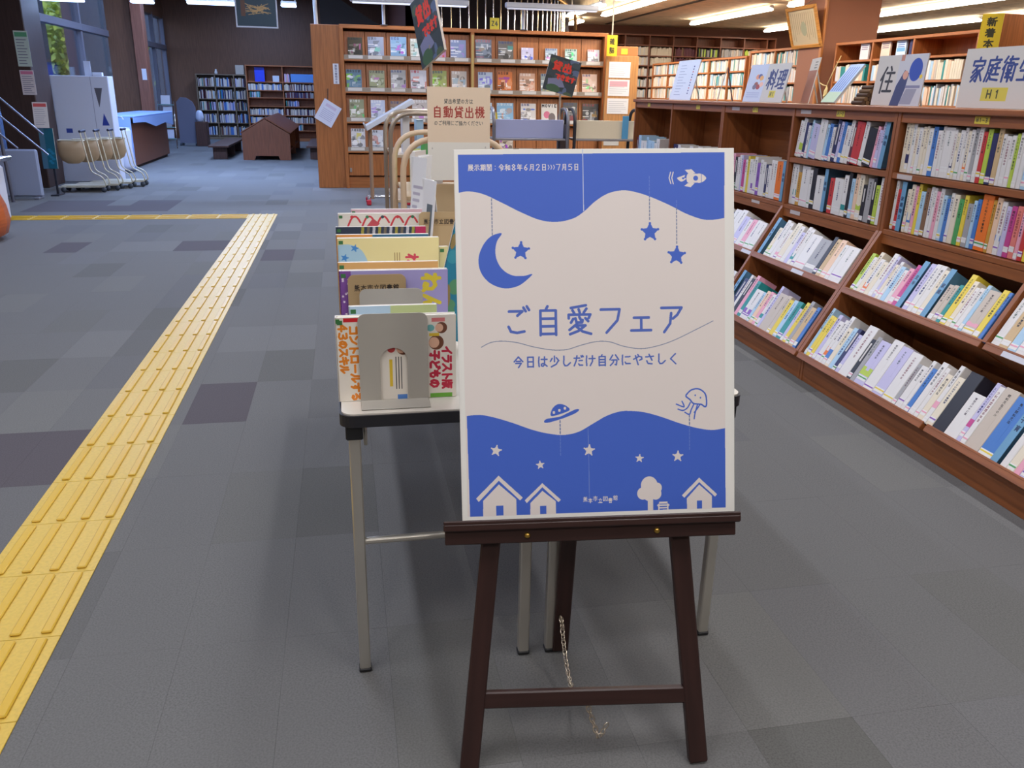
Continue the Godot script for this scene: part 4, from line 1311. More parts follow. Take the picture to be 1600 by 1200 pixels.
func build_main_shelf() -> void:
	var root := thing("sloping_bookshelf", "long low brown bookshelf with two upright and two sloping tiers", "bookshelf", Vector3(2.572, 0, -4.0))
	var R := root.position
	var wv := wood(rgb(154, 90, 48), false, 0.42)
	var wh := wood(rgb(154, 90, 48), true, 0.42)
	var wd := wh
	var z_far := -7.45
	var z_near := -0.75
	var len := z_near - z_far
	var zc := (z_near + z_far) / 2
	# uprights: single boards, doubled where two units meet
	var full := [Vector2(2.25, 0), Vector2(2.25, 0.115), Vector2(2.222, 0.128), Vector2(2.222, 0.152), Vector2(2.572, 0.757), Vector2(2.572, 1.315), Vector2(2.87, 1.315), Vector2(2.87, 0)]
	var half := [Vector2(2.413, 0.482), Vector2(2.572, 0.757), Vector2(2.572, 1.315), Vector2(2.87, 1.315), Vector2(2.87, 0.482)]
	var shift := func(p: Array) -> Array:
		var o := []
		for q in p:
			o.append(q - Vector2(R.x, 0))
		return o
	for z in [-7.44, -6.56, -5.623, -5.597, -4.65, -3.693, -3.667, -1.733, -1.707, -0.76]:
		part("upright", prism(shift.call(full), 0.022), wv, root, Vector3(0, 0, z - R.z))
	part("upright", prism(shift.call(half), 0.022), wv, root, Vector3(0, 0, -2.69 - R.z))
	part("back_panel", box(Vector3(0.012, 1.30, len)), wd, root, Vector3(2.864, 0.66, zc) - R)
	part("top_board", box(Vector3(0.34, 0.024, len + 0.02), 0.003), wh, root, Vector3(2.722, 1.325, zc) - R)
	part("kickboard", box(Vector3(0.02, 0.118, len), 0.002), wd, root, Vector3(2.262, 0.059, zc) - R)
	# shelf boards per bay: bays with a middle board hold two upright tiers
	var bays := [[-7.44, -6.56, false], [-6.56, -5.61, false], [-5.61, -4.65, false], [-4.65, -3.68, true], [-3.68, -2.69, true], [-2.69, -1.72, true], [-1.72, -0.76, true]]
	var u := Vector3(0.5005, 0.8657, 0)
	var n := Vector3(-0.8657, 0.5005, 0)
	var sb := Basis(Vector3(0, 0, 1), u, n)
	for b in bays:
		var L: float = b[1] - b[0] - 0.022
		var mz: float = (b[0] + b[1]) / 2
		part("fascia", box(Vector3(0.02, 0.05, L), 0.002), wh, root, Vector3(2.586, 1.292, mz) - R)
		if b[2]:
			part("shelf_board", box(Vector3(0.285, 0.028, L), 0.002), wh, root, Vector3(2.717, 1.026, mz) - R)
		part("shelf_board", box(Vector3(0.288, 0.024, L), 0.002), wh, root, Vector3(2.718, 0.758, mz) - R)
		part("shelf_edge", box(Vector3(0.022, 0.045, L), 0.002), wd, root, Vector3(2.588, 0.722, mz) - R)
		for q in [[2.413, 0.482, 0.26], [2.222, 0.150, 0.17]]:
			var c: Vector3 = Vector3(q[0], q[1], mz) - n * (q[2] / 2) - u * 0.014
			part("sloping_board", box(Vector3(L, 0.026, q[2]), 0.002), wh, root, c - R, sb)
			part("board_lip", box(Vector3(L, 0.010, 0.008), 0.002), wh, root, Vector3(q[0], q[1], mz) - n * 0.004 + u * 0.002 - R, sb)
	# tags on the fascia and shelf edges
	var face := Basis(Vector3(0, 0, 1), Vector3.UP, Vector3(-1, 0, 0))
	for q in [[-3.13, "H1-3", 0.085], [-4.17, "H1-2", 0.075], [-5.14, "H1-1", 0.07], [-6.05, "", 0.07], [-7.10, "", 0.06]]:
		var im := new_img(128, 56, rgb(214, 190, 60))
		if q[1] != "":
			write(im, q[1], 14, 10, 20, 34, 26, 2.6, rgb(60, 60, 40))
		part("yellow_tag", sheet(q[2], 0.03, 0.001, printed(tex(im), 0.5), mat(rgb(200, 180, 60))), null, root, Vector3(2.5752, 1.294, q[0]) - R, face)
	for q in [[2.5752, 1.296, -5.42], [2.5752, 1.296, -4.52], [2.574, 1.026, -3.56], [2.574, 1.026, -2.62], [2.576, 0.735, -4.50], [2.576, 0.74, -5.0]]:
		part("white_tag", box(Vector3(0.001, 0.022, 0.11)), mat(rgb(198, 186, 184), 0.6), root, Vector3(q[0], q[1], q[2]) - R)
	for q in [[2.413, 0.482, -4.1], [2.413, 0.482, -2.52], [2.413, 0.482, -4.72]]:
		part("white_tag", box(Vector3(0.12, 0.022, 0.001)), mat(rgb(205, 205, 215), 0.6), root, Vector3(q[0], q[1], q[2]) - u * 0.014 + n * 0.001 - R, sb)
	# the books, far end first (picture left to right)
	var up := Vector3.UP
	var out := Vector3(-1, 0, 0)
	book_row("cream cream white cream white cream cream white blue white white white* white cream white white cream white grey white red lime navy tan white white white lime white white pale-blue white maroon teal violet navy", "the top tier under the H1-3 tag", "books on the top tier under the H1-3 tag", Vector3(2.585, 1.041, -3.64), up, out, 0.93, 0.98, 0.195, 0.23, 0.16, 0.015)
	book_row("white red index cream cream pink yellow pale-blue brown white white pink white pale-blue blue white cream green yellow grey pale-blue blue orange* gold peach white lavender magenta salmon pink red yellow* yellow", "the second tier under the H1-3 tag", "books on the second tier under the H1-3 tag", Vector3(2.585, 0.771, -3.645), up, out, 0.94, 0.99, 0.185, 0.235, 0.16, 0.03, ["家庭衛生"])
	book_row("lime white cream white cream white lavender cream white pale-blue white pink magenta index lavender white white cream index beige beige teal yellow cream white white pale-blue beige* yellow blue", "the upper sloping tier beside the double post", "books on the upper sloping tier beside the double post", Vector3(2.413, 0.482, -3.635), u, n, 0.93, 0.98, 0.17, 0.245, 0.17, 0.0, ["生年", "家庭"])
	book_row("pale-blue yellow yellow lavender white white white cream pale-blue navy lavender white* black grey lavender* white* lavender* white* grey white white blue white white cream white", "the lowest sloping tier beside the double post", "books on the lowest sloping tier beside the double post", Vector3(2.222, 0.150, -3.65), u, n, 0.95, 1.0, 0.20, 0.275, 0.145, 0.0, [])
	book_row("cream black* white* lavender white beige* blue* index white cream pink lavender* magenta white red index yellow white beige teal teal orange peach teal", "the lowest sloping tier past the half divider", "books on the lowest sloping tier past the half divider", Vector3(2.222, 0.150, -2.70), u, n, 0.93, 0.99, 0.19, 0.275, 0.145, 0.0, ["子育", "育児"])
	book_row("white tan pale-blue white cream green white", "the upper sloping tier past the half divider", "books on the upper sloping tier past the half divider", Vector3(2.413, 0.482, -2.67), u, n, 0.5, 0.6, 0.17, 0.23, 0.17)
	book_row("white white navy white pale-blue lavender* white* pale-blue blue white navy lavender blue white white maroon red* white black* pink lavender lavender index", "the top tier under the H1-2 tag", "books on the top tier under the H1-2 tag", Vector3(2.585, 1.041, -4.63), up, out, 0.93, 0.93, 0.18, 0.23, 0.17, 0.14, ["料理"])
	book_row("white white gold white* white black white* index red white* white black pale-blue peach cream black grey black lime white", "the second tier under the H1-2 tag", "books on the second tier under the H1-2 tag", Vector3(2.585, 0.771, -4.63), up, out, 0.93, 0.97, 0.185, 0.235, 0.16, 0.03, ["料理"])
	book_row("index cream white white white cream white lavender white white white* grey* black tan peach white white*", "the upper sloping tier before the double post", "books on the upper sloping tier before the double post", Vector3(2.413, 0.482, -4.61), u, n, 0.90, 0.97, 0.19, 0.25, 0.17, 0.0, ["生家"])
	book_row("index navy white black pink teal white* pale-blue peach pink white lavender beige* beige yellow pale-blue teal lavender yellow grey tan blue", "the lowest sloping tier before the double post", "books on the lowest sloping tier before the double post", Vector3(2.222, 0.150, -4.62), u, n, 0.91, 0.97, 0.19, 0.27, 0.145, 0.0, ["手芸"])
	book_row("white cream* white pink black white white lavender magenta white yellow white white white violet white white navy white white white orange* index", "the second tier beside the empty compartments", "books on the second tier beside the empty compartments", Vector3(2.585, 0.771, -5.58), up, out, 0.92, 0.97, 0.19, 0.24, 0.17, 0.02, ["料理"])
	book_row("white grey white beige white navy white white lavender white pink white white", "the upper sloping tier past the poster edge", "books on the upper sloping tier past the poster edge", Vector3(2.413, 0.482, -5.58), u, n, 0.90, 0.98, 0.18, 0.235, 0.17)
	book_row("white beige lavender white grey white peach white white tan white white", "the lowest sloping tier past the poster edge", "books on the lowest sloping tier past the poster edge", Vector3(2.222, 0.150, -5.58), u, n, 0.90, 0.98, 0.18, 0.235, 0.145)
	book_row("navy white white* white black white lavender white", "the second tier two posts past the trucks", "books on the second tier two posts past the trucks", Vector3(2.585, 0.771, -6.53), up, out, 0.9, 0.8, 0.19, 0.25, 0.17, 0.02)
	book_row("maroon pale-blue white* pale-blue pale-blue* white white", "the second tier next to the trucks", "books on the second tier next to the trucks", Vector3(2.585, 0.771, -7.42), up, out, 0.82, 0.7, 0.20, 0.27, 0.17, 0.02)

# ---------------------------------------------------------------- signs standing on the bookshelf
func leaning_sign(called: String, label: String, z0: float, z1: float, h: float, x: float, lean: float, im: Image, edge: Color, stand := true) -> Node3D:
	var w := z1 - z0
	var t := thing(called, label, "sign" if called == "shelf_sign" else called.replace("_", " "), Vector3(x, 1.338, (z0 + z1) / 2))
	var fb := Basis(Vector3(0, 0, 1), Vector3.UP, Vector3(-1, 0, 0)) * Basis(Vector3.RIGHT, -lean)
	part("panel", sheet(w, h, 0.006, printed(tex(im), 0.5), mat(edge, 0.6)), null, t, fb * Vector3(0, h / 2 + 0.002, 0), fb)
	if stand:
		for s in [-1, 1]:
			bar("stand_leg", fb * Vector3(s * w * 0.3, h * 0.75, -0.004), Vector3(sin(lean) * h * 0.75 + 0.06, 0.003, s * w * 0.3), 0.008, 0.008, mat(rgb(200, 196, 190), 0.5), t, 0.001)
	return t

func build_shelf_top_signs() -> void:
	var grey := rgb(205, 200, 194)
	# family health
	var im := new_img(600, 380, grey)
	write(im, "家庭衛生", 60, 56, 98, 160, 116, 7.5, rgb(40, 60, 130), false, 0.06)
	im.fill_rect(Rect2i(180, 250, 190, 84), rgb(205, 190, 70))
	write(im, "H1", 215, 262, 46, 56, 60, 4.5, rgb(60, 62, 30))
	leaning_sign("shelf_sign", "grey sign with blue brush lettering over a yellow H1 patch", -3.415, -2.95, 0.24, 2.665, 0.04, im, grey)
	# living
	im = new_img(420, 300, grey)
	glyph(im, "住", Vector2(40, 66), 120, 160, 7.5, rgb(50, 46, 50), 0.1)
	im.fill_rect(Rect2i(190, 0, 230, 300), rgb(196, 196, 204))
	fill_poly(im, flat_pts([170, 300, 200, 180, 250, 90, 290, 110, 280, 200, 250, 300]), rgb(60, 66, 110))
	disc(im, Vector2(262, 120), 22, 26, rgb(214, 160, 140))
	disc(im, Vector2(340, 90), 52, 66, rgb(44, 74, 170))
	im.fill_rect(Rect2i(280, 180, 120, 16), rgb(130, 130, 160))
	im.fill_rect(Rect2i(200, 0, 30, 36), rgb(190, 130, 110))
	fill_poly(im, flat_pts([290, 200, 380, 200, 350, 290, 250, 290]), rgb(150, 150, 168))
	disc(im, Vector2(392, 130), 12, 12, rgb(226, 200, 60))
	leaning_sign("shelf_sign", "grey sign with one black brush character beside a drawn figure in blue", -4.06, -3.68, 0.235, 2.67, 0.06, im, grey)
	# cooking
	im = new_img(480, 300, grey)
	im.fill_rect(Rect2i(0, 0, 220, 300), rgb(200, 208, 230))
	for q in [[120, 100, rgb(230, 150, 110)], [150, 96, rgb(90, 96, 150)], [170, 110, rgb(230, 170, 90)], [120, 160, rgb(150, 80, 60)], [150, 180, rgb(170, 60, 50)], [185, 160, rgb(240, 190, 170)], [105, 180, rgb(120, 110, 130)]]:
		disc(im, Vector2(q[0], q[1]), 24, 20, q[2])
	for k in 3:
		stroke(im, PackedVector2Array([Vector2(30, 228 + k * 16), Vector2(190, 228 + k * 16)]), 2.0, rgb(130, 140, 190))
	write(im, "料理", 244, 44, 98, 156, 110, 7.5, rgb(40, 50, 110), false, 0.08)
	im.fill_rect(Rect2i(310, 210, 72, 54), rgb(214, 196, 60))
	write(im, "H1", 322, 220, 20, 34, 26, 2.6, rgb(60, 60, 30))
	leaning_sign("shelf_sign", "grey and pale blue sign with food pictures and blue brush lettering", -5.49, -4.96, 0.235, 2.65, 0.20, im, grey)
	# white list
	im = new_img(240, 300, rgb(214, 220, 236))
	for k in 11:
		stroke(im, PackedVector2Array([Vector2(40, 40 + k * 22), Vector2(rng.randi_range(90, 150), 40 + k * 22)]), 1.6, rgb(150, 160, 190))
		disc(im, Vector2(190, 50 + k * 20), 6, 6, [rgb(50, 60, 130), rgb(60, 66, 120), rgb(190, 90, 100)][k % 3])
	leaning_sign("shelf_sign", "pale blue white list of small print leaning nearest the trucks", -6.86, -6.42, 0.305, 2.66, 0.22, im, rgb(220, 224, 232))
	# framed notice board with easel back
	im = new_img(200, 260, rgb(150, 78, 60))
	im.fill_rect(Rect2i(0, 0, 200, 70), rgb(196, 192, 184))
	for k in 3:
		stroke(im, PackedVector2Array([Vector2(110, 24 + k * 16), Vector2(170, 24 + k * 16)]), 3.0, rgb(90, 90, 90))
	var fr := leaning_sign("shelf_sign", "white framed board turned edgewise behind the cooking sign", -5.05, -4.78, 0.26, 2.78, 0.16, im, rgb(226, 220, 208))
	fr.rotation.y = -0.35
	# craft
	im = new_img(160, 200, rgb(222, 220, 222))
	glyph(im, "手", Vector2(26, 30), 44, 60, 3.4, rgb(96, 96, 110))
	glyph(im, "芸", Vector2(94, 30), 44, 60, 3.4, rgb(96, 96, 110))
	disc(im, Vector2(76, 150), 12, 14, rgb(170, 140, 140))
	leaning_sign("shelf_sign", "small pale sign with two thin characters beside the H1 sign", -3.55, -3.42, 0.135, 2.80, 0.14, im, rgb(214, 212, 212))
	# blue book on a bamboo stand
	var bk := thing("display_book", "blue covered book tilted back on a little bamboo stand", "book", Vector3(2.60, 1.338, -4.36))
	im = new_img(160, 220, rgb(150, 175, 215))
	im.fill_rect(Rect2i(0, 160, 160, 60), rgb(180, 200, 170))
	for k in 5:
		stroke(im, PackedVector2Array([Vector2(26 + k * 26, 20), Vector2(26 + k * 26, 150)]), 5, rgb(60, 90, 170))
	var fb := Basis(Vector3(0, 0, 1), Vector3.UP, Vector3(-1, 0, 0)) * Basis(Vector3.RIGHT, -0.66)
	part("cover", sheet(0.13, 0.25, 0.004, printed(tex(im), 0.4), mat(rgb(190, 205, 226))), null, bk, fb * Vector3(0, 0.128, 0) + Vector3(0, 0.008, 0), fb)
	part("pages", box(Vector3(0.126, 0.244, 0.012)), mat(rgb(226, 222, 210), 0.9), bk, fb * Vector3(0, 0.128, -0.008) + Vector3(0, 0.008, 0), fb)
	var bs := thing("bamboo_stand", "little stand of stacked dark ended bamboo pieces behind the tilted book", "book stand", Vector3(2.80, 1.338, -4.30))
	var lay := 0
	for row in [5, 4, 3, 2, 1]:
		for k in row:
			part("bamboo_piece", tube([Vector3((k - (row - 1) / 2.0) * 0.025, 0.012 + lay * 0.0195, -0.05), Vector3((k - (row - 1) / 2.0) * 0.025, 0.012 + lay * 0.0195, 0.05)], 0.0115, 8), mat(rgb(120, 92, 60), 0.6) if (k + lay) % 2 else mat(rgb(84, 62, 44), 0.6), bs)
		lay += 1
	# booklet seen edge-on on a wire stand
	var bl := thing("booklet_stand", "maroon backed booklet standing edge-on beside the white list", "booklet", Vector3(2.70, 1.338, -5.88), 1.15)
	for s in [-1, 1]:
		part("leaf", box(Vector3(0.22, 0.23, 0.006), 0.001), mat(rgb(196, 190, 184), 0.5) if s < 0 else mat(rgb(96, 48, 66), 0.5), bl, Vector3(0.02, 0.114, s * 0.028), Basis(Vector3.RIGHT, -s * 0.23))
	for k in 7:
		var ring := []
		for m in 9:
			var a := TAU * m / 8
			ring.append(Vector3(-0.085, 0.02 + k * 0.016, -0.075) + Vector3(0, sin(a) * 0.007, cos(a) * 0.007))
		part("wire_coil", tube(ring, 0.0014, 4), mat(rgb(220, 220, 220), 0.3, 0.8), bl)

# ---------------------------------------------------------------- magazine rack
func build_magazine_rack() -> void:
	var R := Vector3(1.95, 0, -12.75)
	var root := thing("magazine_rack", "tall brown magazine rack with four rows of face-out compartments", "magazine rack", R)
	var wv := wood(rgb(176, 108, 56), false, 0.45)
	var wh := wood(rgb(176, 108, 56), true, 0.45)
	var wd := wh
	part("side_panel", box(Vector3(0.40, 2.22, 0.40), 0.004), wv, root, Vector3(-0.18, 1.11, -12.96) - R)
	part("back_panel", box(Vector3(3.9, 2.16, 0.03)), wd, root, Vector3(1.95, 1.10, -13.12) - R)
	part("top_board", box(Vector3(3.90, 0.05, 0.40), 0.004), wh, root, Vector3(1.96, 2.205, -12.93) - R)
	for x in [0.035, 1.885, 3.88]:
		part("upright", box(Vector3(0.05, 2.18, 0.40), 0.003), wv, root, Vector3(x, 1.09, -12.92) - R)
	var strip := part("yellow_strip", box(Vector3(0.035, 2.0, 0.004)), mat(rgb(190, 164, 100), 0.6), root, Vector3(1.885, 1.15, -12.716) - R)
	strip.set_meta("label", "faded yellow paper strip down the middle post")
	part("plinth", box(Vector3(3.84, 0.16, 0.34)), wd, root, Vector3(1.95, 0.08, -12.94) - R)
	var lip_m := StandardMaterial3D.new()
	lip_m.albedo_color = rgb(158, 146, 132)
	lip_m.roughness = 0.15
	var rows := [1.78, 1.35, 0.94, 0.53]
	var tops := [2.18, 1.76, 1.33, 0.92]
	var tilt := Basis(Vector3.RIGHT, -0.13)
	var n := 0
	var place := ["top", "second", "third", "fourth"]
	for r in 4:
		for b in 2:
			var x0: float = 0.06 if b == 0 else 1.912
			var x1: float = 1.858 if b == 0 else 3.853
			part("row_ledge", box(Vector3(x1 - x0, 0.022, 0.16), 0.002), wd, root, Vector3((x0 + x1) / 2, rows[r] - 0.014, -12.80) - R)
			part("clear_lip", box(Vector3(x1 - x0, 0.062, 0.005), 0.001), lip_m, root, Vector3((x0 + x1) / 2, rows[r] + 0.026, -12.728) - R)
			var cw := (x1 - x0) / 6.0
			for c in 6:
				var xc := x0 + (c + 0.5) * cw
				var hh: float = tops[r] - rows[r] - 0.03
				part("flap", box(Vector3(cw - 0.008, hh, 0.014), 0.002), wv, root, Vector3(xc, rows[r] + hh / 2, -12.825) - R, tilt)
				part("name_tag", box(Vector3(cw * 0.66, 0.042, 0.002)), mat(rgb(216, 212, 206), 0.6), root, Vector3(xc + rng.randf_range(-0.02, 0.02), rows[r] + 0.030, -12.7235) - R)
				var col := c + b * 6
				if r == 3 and col in [8, 9, 10, 11]:
					continue
				if r == 3 and col in [2, 3, 4, 5, 6]:
					continue
				# the magazine leaning on its flap
				var mw := cw * rng.randf_range(0.66, 0.78)
				var mh := rng.randf_range(0.285, 0.315)
				if r == 0 and col in [8, 9, 10, 11]:
					mw = cw * 0.56
					mh = 0.22
				var cell := r * 12 + col
				var ci := (col if r == 0 else (12 + col if r == 1 else (24 + col if r == 2 else 36 + col)))
				var uv := Rect2((ci % 8) / 8.0 + 0.004, (ci / 8) / 6.0 + 0.004, 1 / 8.0 - 0.008, 1 / 6.0 - 0.008)
				var m := thing("magazine", "magazine face-out, %s from the notice board end, %s rack row" % [NTH[11 - col], place[r]], "magazine", Vector3(xc + rng.randf_range(-0.025, 0.025), rows[r] + 0.002, -12.765), 0.0, "magazines in the %s row of the rack" % place[r])
				m.basis = tilt
				part("front_cover", sheet(mw, mh, 0.002, printed(cover_tex, 0.25), mat(rgb(225, 222, 216)), uv), null, m, Vector3(0, mh / 2, 0))
				part("pages", box(Vector3(mw - 0.004, mh - 0.004, 0.006)), mat(rgb(226, 222, 214), 0.9), m, Vector3(0.002, mh / 2, -0.0045))
				n += 1
	# cupboard doors under the rows
	for b in 2:
		var x0: float = 0.06 if b == 0 else 1.912
		var x1: float = 1.858 if b == 0 else 3.853
		for c in 3:
			var w := (x1 - x0) / 3.0
			var d := part("cupboard_door", box(Vector3(w - 0.008, 0.30, 0.02), 0.003), wv, root, Vector3(x0 + (c + 0.5) * w, 0.33, -12.745) - R)
			part("door_pull", box(Vector3(0.03, 0.06, 0.012), 0.003), mat(rgb(170, 160, 150), 0.35, 0.6), d, Vector3(-w / 2 + 0.03, -0.07, 0.014))
	# lamps on posts above the rack
	for q in [[0.98, 1.62, "slim white rack lamp over the window half of the magazine rack", 0.55, 0.9], [2.98, 1.35, "slim white rack lamp over the notice half of the magazine rack", 0.55, 0.4]]:
		var l := thing("rack_lamp", q[2], "light", Vector3(q[0], 2.23, -12.45), 0.0, "rack lamps")
		part("reflector", box(Vector3(q[1], 0.07, 0.10), 0.012), mat(rgb(226, 228, 236), 0.4), l, Vector3(0, 0.30, 0))
		var m := StandardMaterial3D.new()
		m.albedo_color = rgb(235, 238, 245)
		m.emission_enabled = true
		m.emission = Color(0.86, 0.9, 1.0)
		m.emission_energy_multiplier = q[4]
		part("glowing_tube", box(Vector3(q[1] * 0.96, 0.02, 0.06), 0.006), m, l, Vector3(0, 0.258, 0.0))
		part("post", tube([Vector3(-0.35, 0, -0.3), Vector3(-0.35, 0.29, -0.3), Vector3(-0.35, 0.30, -0.02)], 0.022, 8), mat(rgb(196, 196, 200), 0.35, 0.5), l)
		part("post_foot", box(Vector3(0.09, 0.012, 0.09), 0.002), mat(rgb(60, 60, 64), 0.5), l, Vector3(-0.35, 0.006, -0.3))
		var a := AreaLight3D.new()
		a.name = "lamp"
		a.area_size = Vector2(q[1] * 0.96, 0.06)
		a.light_color = Color(0.95, 0.95, 1.0)
		a.light_energy = q[3]
		a.shadow_enabled = true
		a.area_range = 40.0
		a.area_attenuation = 2.0
		l.add_child(a, true)
		a.transform = Transform3D(Basis(Vector3.RIGHT, -PI / 2), Vector3(0, 0.245, 0))
	single("rack_post", "pale support post standing on the corner of the magazine rack", "post", tube([Vector3(0, 0, 0), Vector3(-0.01, 0.5, 0), Vector3(-0.03, 1.7, 0)], 0.028, 8), mat(rgb(200, 198, 196), 0.4, 0.3), Vector3(-0.3, 2.222, -12.95))
	# papers on the side panel
	var im := new_img(40, 120, rgb(222, 222, 228))
	for k in 7:
		glyph(im, "雑誌本書館手生"[k], Vector2(12, 6 + k * 16), 16, 14, 1.0, rgb(120, 120, 140))
	single("side_label", "narrow white vertical label on the side of the magazine rack", "label", sheet(0.08, 0.27, 0.003, printed(tex(im)), mat(rgb(220, 220, 226))), null, Vector3(-0.06, 1.58, -12.757))
	im = new_img(120, 150, rgb(214, 218, 238))
	im.fill_rect(Rect2i(24, 20, 70, 20), rgb(200, 190, 220))
	for k in 6:
		stroke(im, PackedVector2Array([Vector2(20, 60 + k * 12), Vector2(100, 60 + k * 12)]), 1.5, rgb(160, 160, 200))
	var hb := single("hanging_booklet", "pale blue booklet hanging crooked by a cord on the rack side", "booklet", sheet(0.27, 0.31, 0.012, printed(tex(im)), mat(rgb(214, 218, 230))), null, Vector3(-0.20, 1.05, -12.748), Basis(Vector3.BACK, -0.55))
	part("cord", tube([Vector3(-0.09, 0.16, 0), Vector3(-0.16, 0.29, -0.004)], 0.006, 5), mat(rgb(60, 50, 44), 0.8), hb)
	# notice panel and hanging signs at the right end
	var np := thing("notice_board", "tan notice board at the end of the magazine rack", "notice board", Vector3(4.11, 0, -12.62))
	part("board", box(Vector3(0.50, 1.92, 0.05), 0.004), wood(rgb(196, 140, 84), false, 0.5), np, Vector3(0, 0.96, 0))
	part("header", box(Vector3(0.36, 0.13, 0.03), 0.003), mat(rgb(196, 110, 60), 0.6), np, Vector3(0.05, 1.985, 0))
	part("yellow_card", box(Vector3(0.10, 0.08, 0.004)), mat(rgb(220, 190, 50), 0.6), np, Vector3(0.02, 1.98, 0.018))
	for q in [[1.725, 0.22, "plain white notice, top of three on the tan panel", 0], [1.475, 0.23, "white notice with a pink heading, middle of three on the tan panel", 1], [1.215, 0.22, "white notice with ruled boxes, bottom of three on the tan panel", 2]]:
		im = new_img(120, 80, rgb(224, 224, 226))
		if q[3] == 1:
			im.fill_rect(Rect2i(8, 8, 100, 26), rgb(230, 160, 170))
		for k in 6:
			stroke(im, PackedVector2Array([Vector2(8, 16 + k * 10), Vector2(rng.randi_range(80, 112), 16 + k * 10)]), 1.0, rgb(170, 170, 180))
		single("panel_notice", q[2], "notice", sheet(0.33, q[1], 0.003, printed(tex(im)), mat(rgb(222, 222, 224))), null, Vector3(4.07, q[0], -12.5915), Basis.IDENTITY, "notices on the tan panel")
	single("panel_notice", "small grey-white notice low on the tan panel beside the truck", "notice", sheet(0.24, 0.13, 0.003, mat(rgb(206, 204, 200)), mat(rgb(206, 204, 200))), null, Vector3(4.0, 0.71, -12.5915))
	im = new_img(80, 150, rgb(240, 200, 30))
	write(im, "雑誌", 20, 24, 38, 44, 62, 3.2, rgb(70, 60, 20), true)
	var ys := single("hanging_sign", "yellow upright sign hanging at the end of the magazine rack", "sign", sheet(0.155, 0.285, 0.008, printed(tex(im)), mat(rgb(230, 190, 40))), null, Vector3(3.91, 2.05, -12.52))
	part("hanger", box(Vector3(0.02, 0.70, 0.01)), mat(rgb(180, 170, 150), 0.5), ys, Vector3(0, 0.48, -0.02))
	im = new_img(64, 76, rgb(214, 196, 60))
	write(im, "Z4", 10, 20, 20, 34, 24, 2.8, rgb(70, 74, 60))
	single("code_plate", "small yellow plate reading Z4 on top of the magazine rack", "sign", sheet(0.135, 0.155, 0.008, printed(tex(im)), mat(rgb(205, 185, 60))), null, Vector3(2.215, 2.31, -12.80))

# ---------------------------------------------------------------- book trucks and stands
func truck_frame(t: Node3D, along: Vector3, across: Vector3, len: float, wid: float, top: float, m: Material, r: float) -> void:
	for s in [-1, 1]:
		var e: Vector3 = along * (len / 2 * s)
		var hoop := bend([e - across * (wid / 2) + Vector3(0, 0.10, 0), e - across * (wid / 2) + Vector3(0, top, 0), e + across * (wid / 2) + Vector3(0, top, 0), e + across * (wid / 2) + Vector3(0, 0.10, 0)], 0.17, 8)
		part("end_hoop", tube(hoop, r, 10), m, t)
		for c in [-1, 1]:
			var w: Vector3 = e * 0.94 + across * (wid / 2 * c)
			var st := begin()
			add_lathe(st, [Vector2(0, -0.014), Vector2(0.045, -0.014), Vector2(0.048, -0.006), Vector2(0.048, 0.006), Vector2(0.045, 0.014), Vector2(0, 0.014)], Vector3.ZERO, 14)
			var ax := across.normalized()
			part("caster", done(st, true), mat(rgb(50, 50, 54), 0.6), t, w + Vector3(0, 0.049, 0), Basis(along, ax, along.cross(ax)))

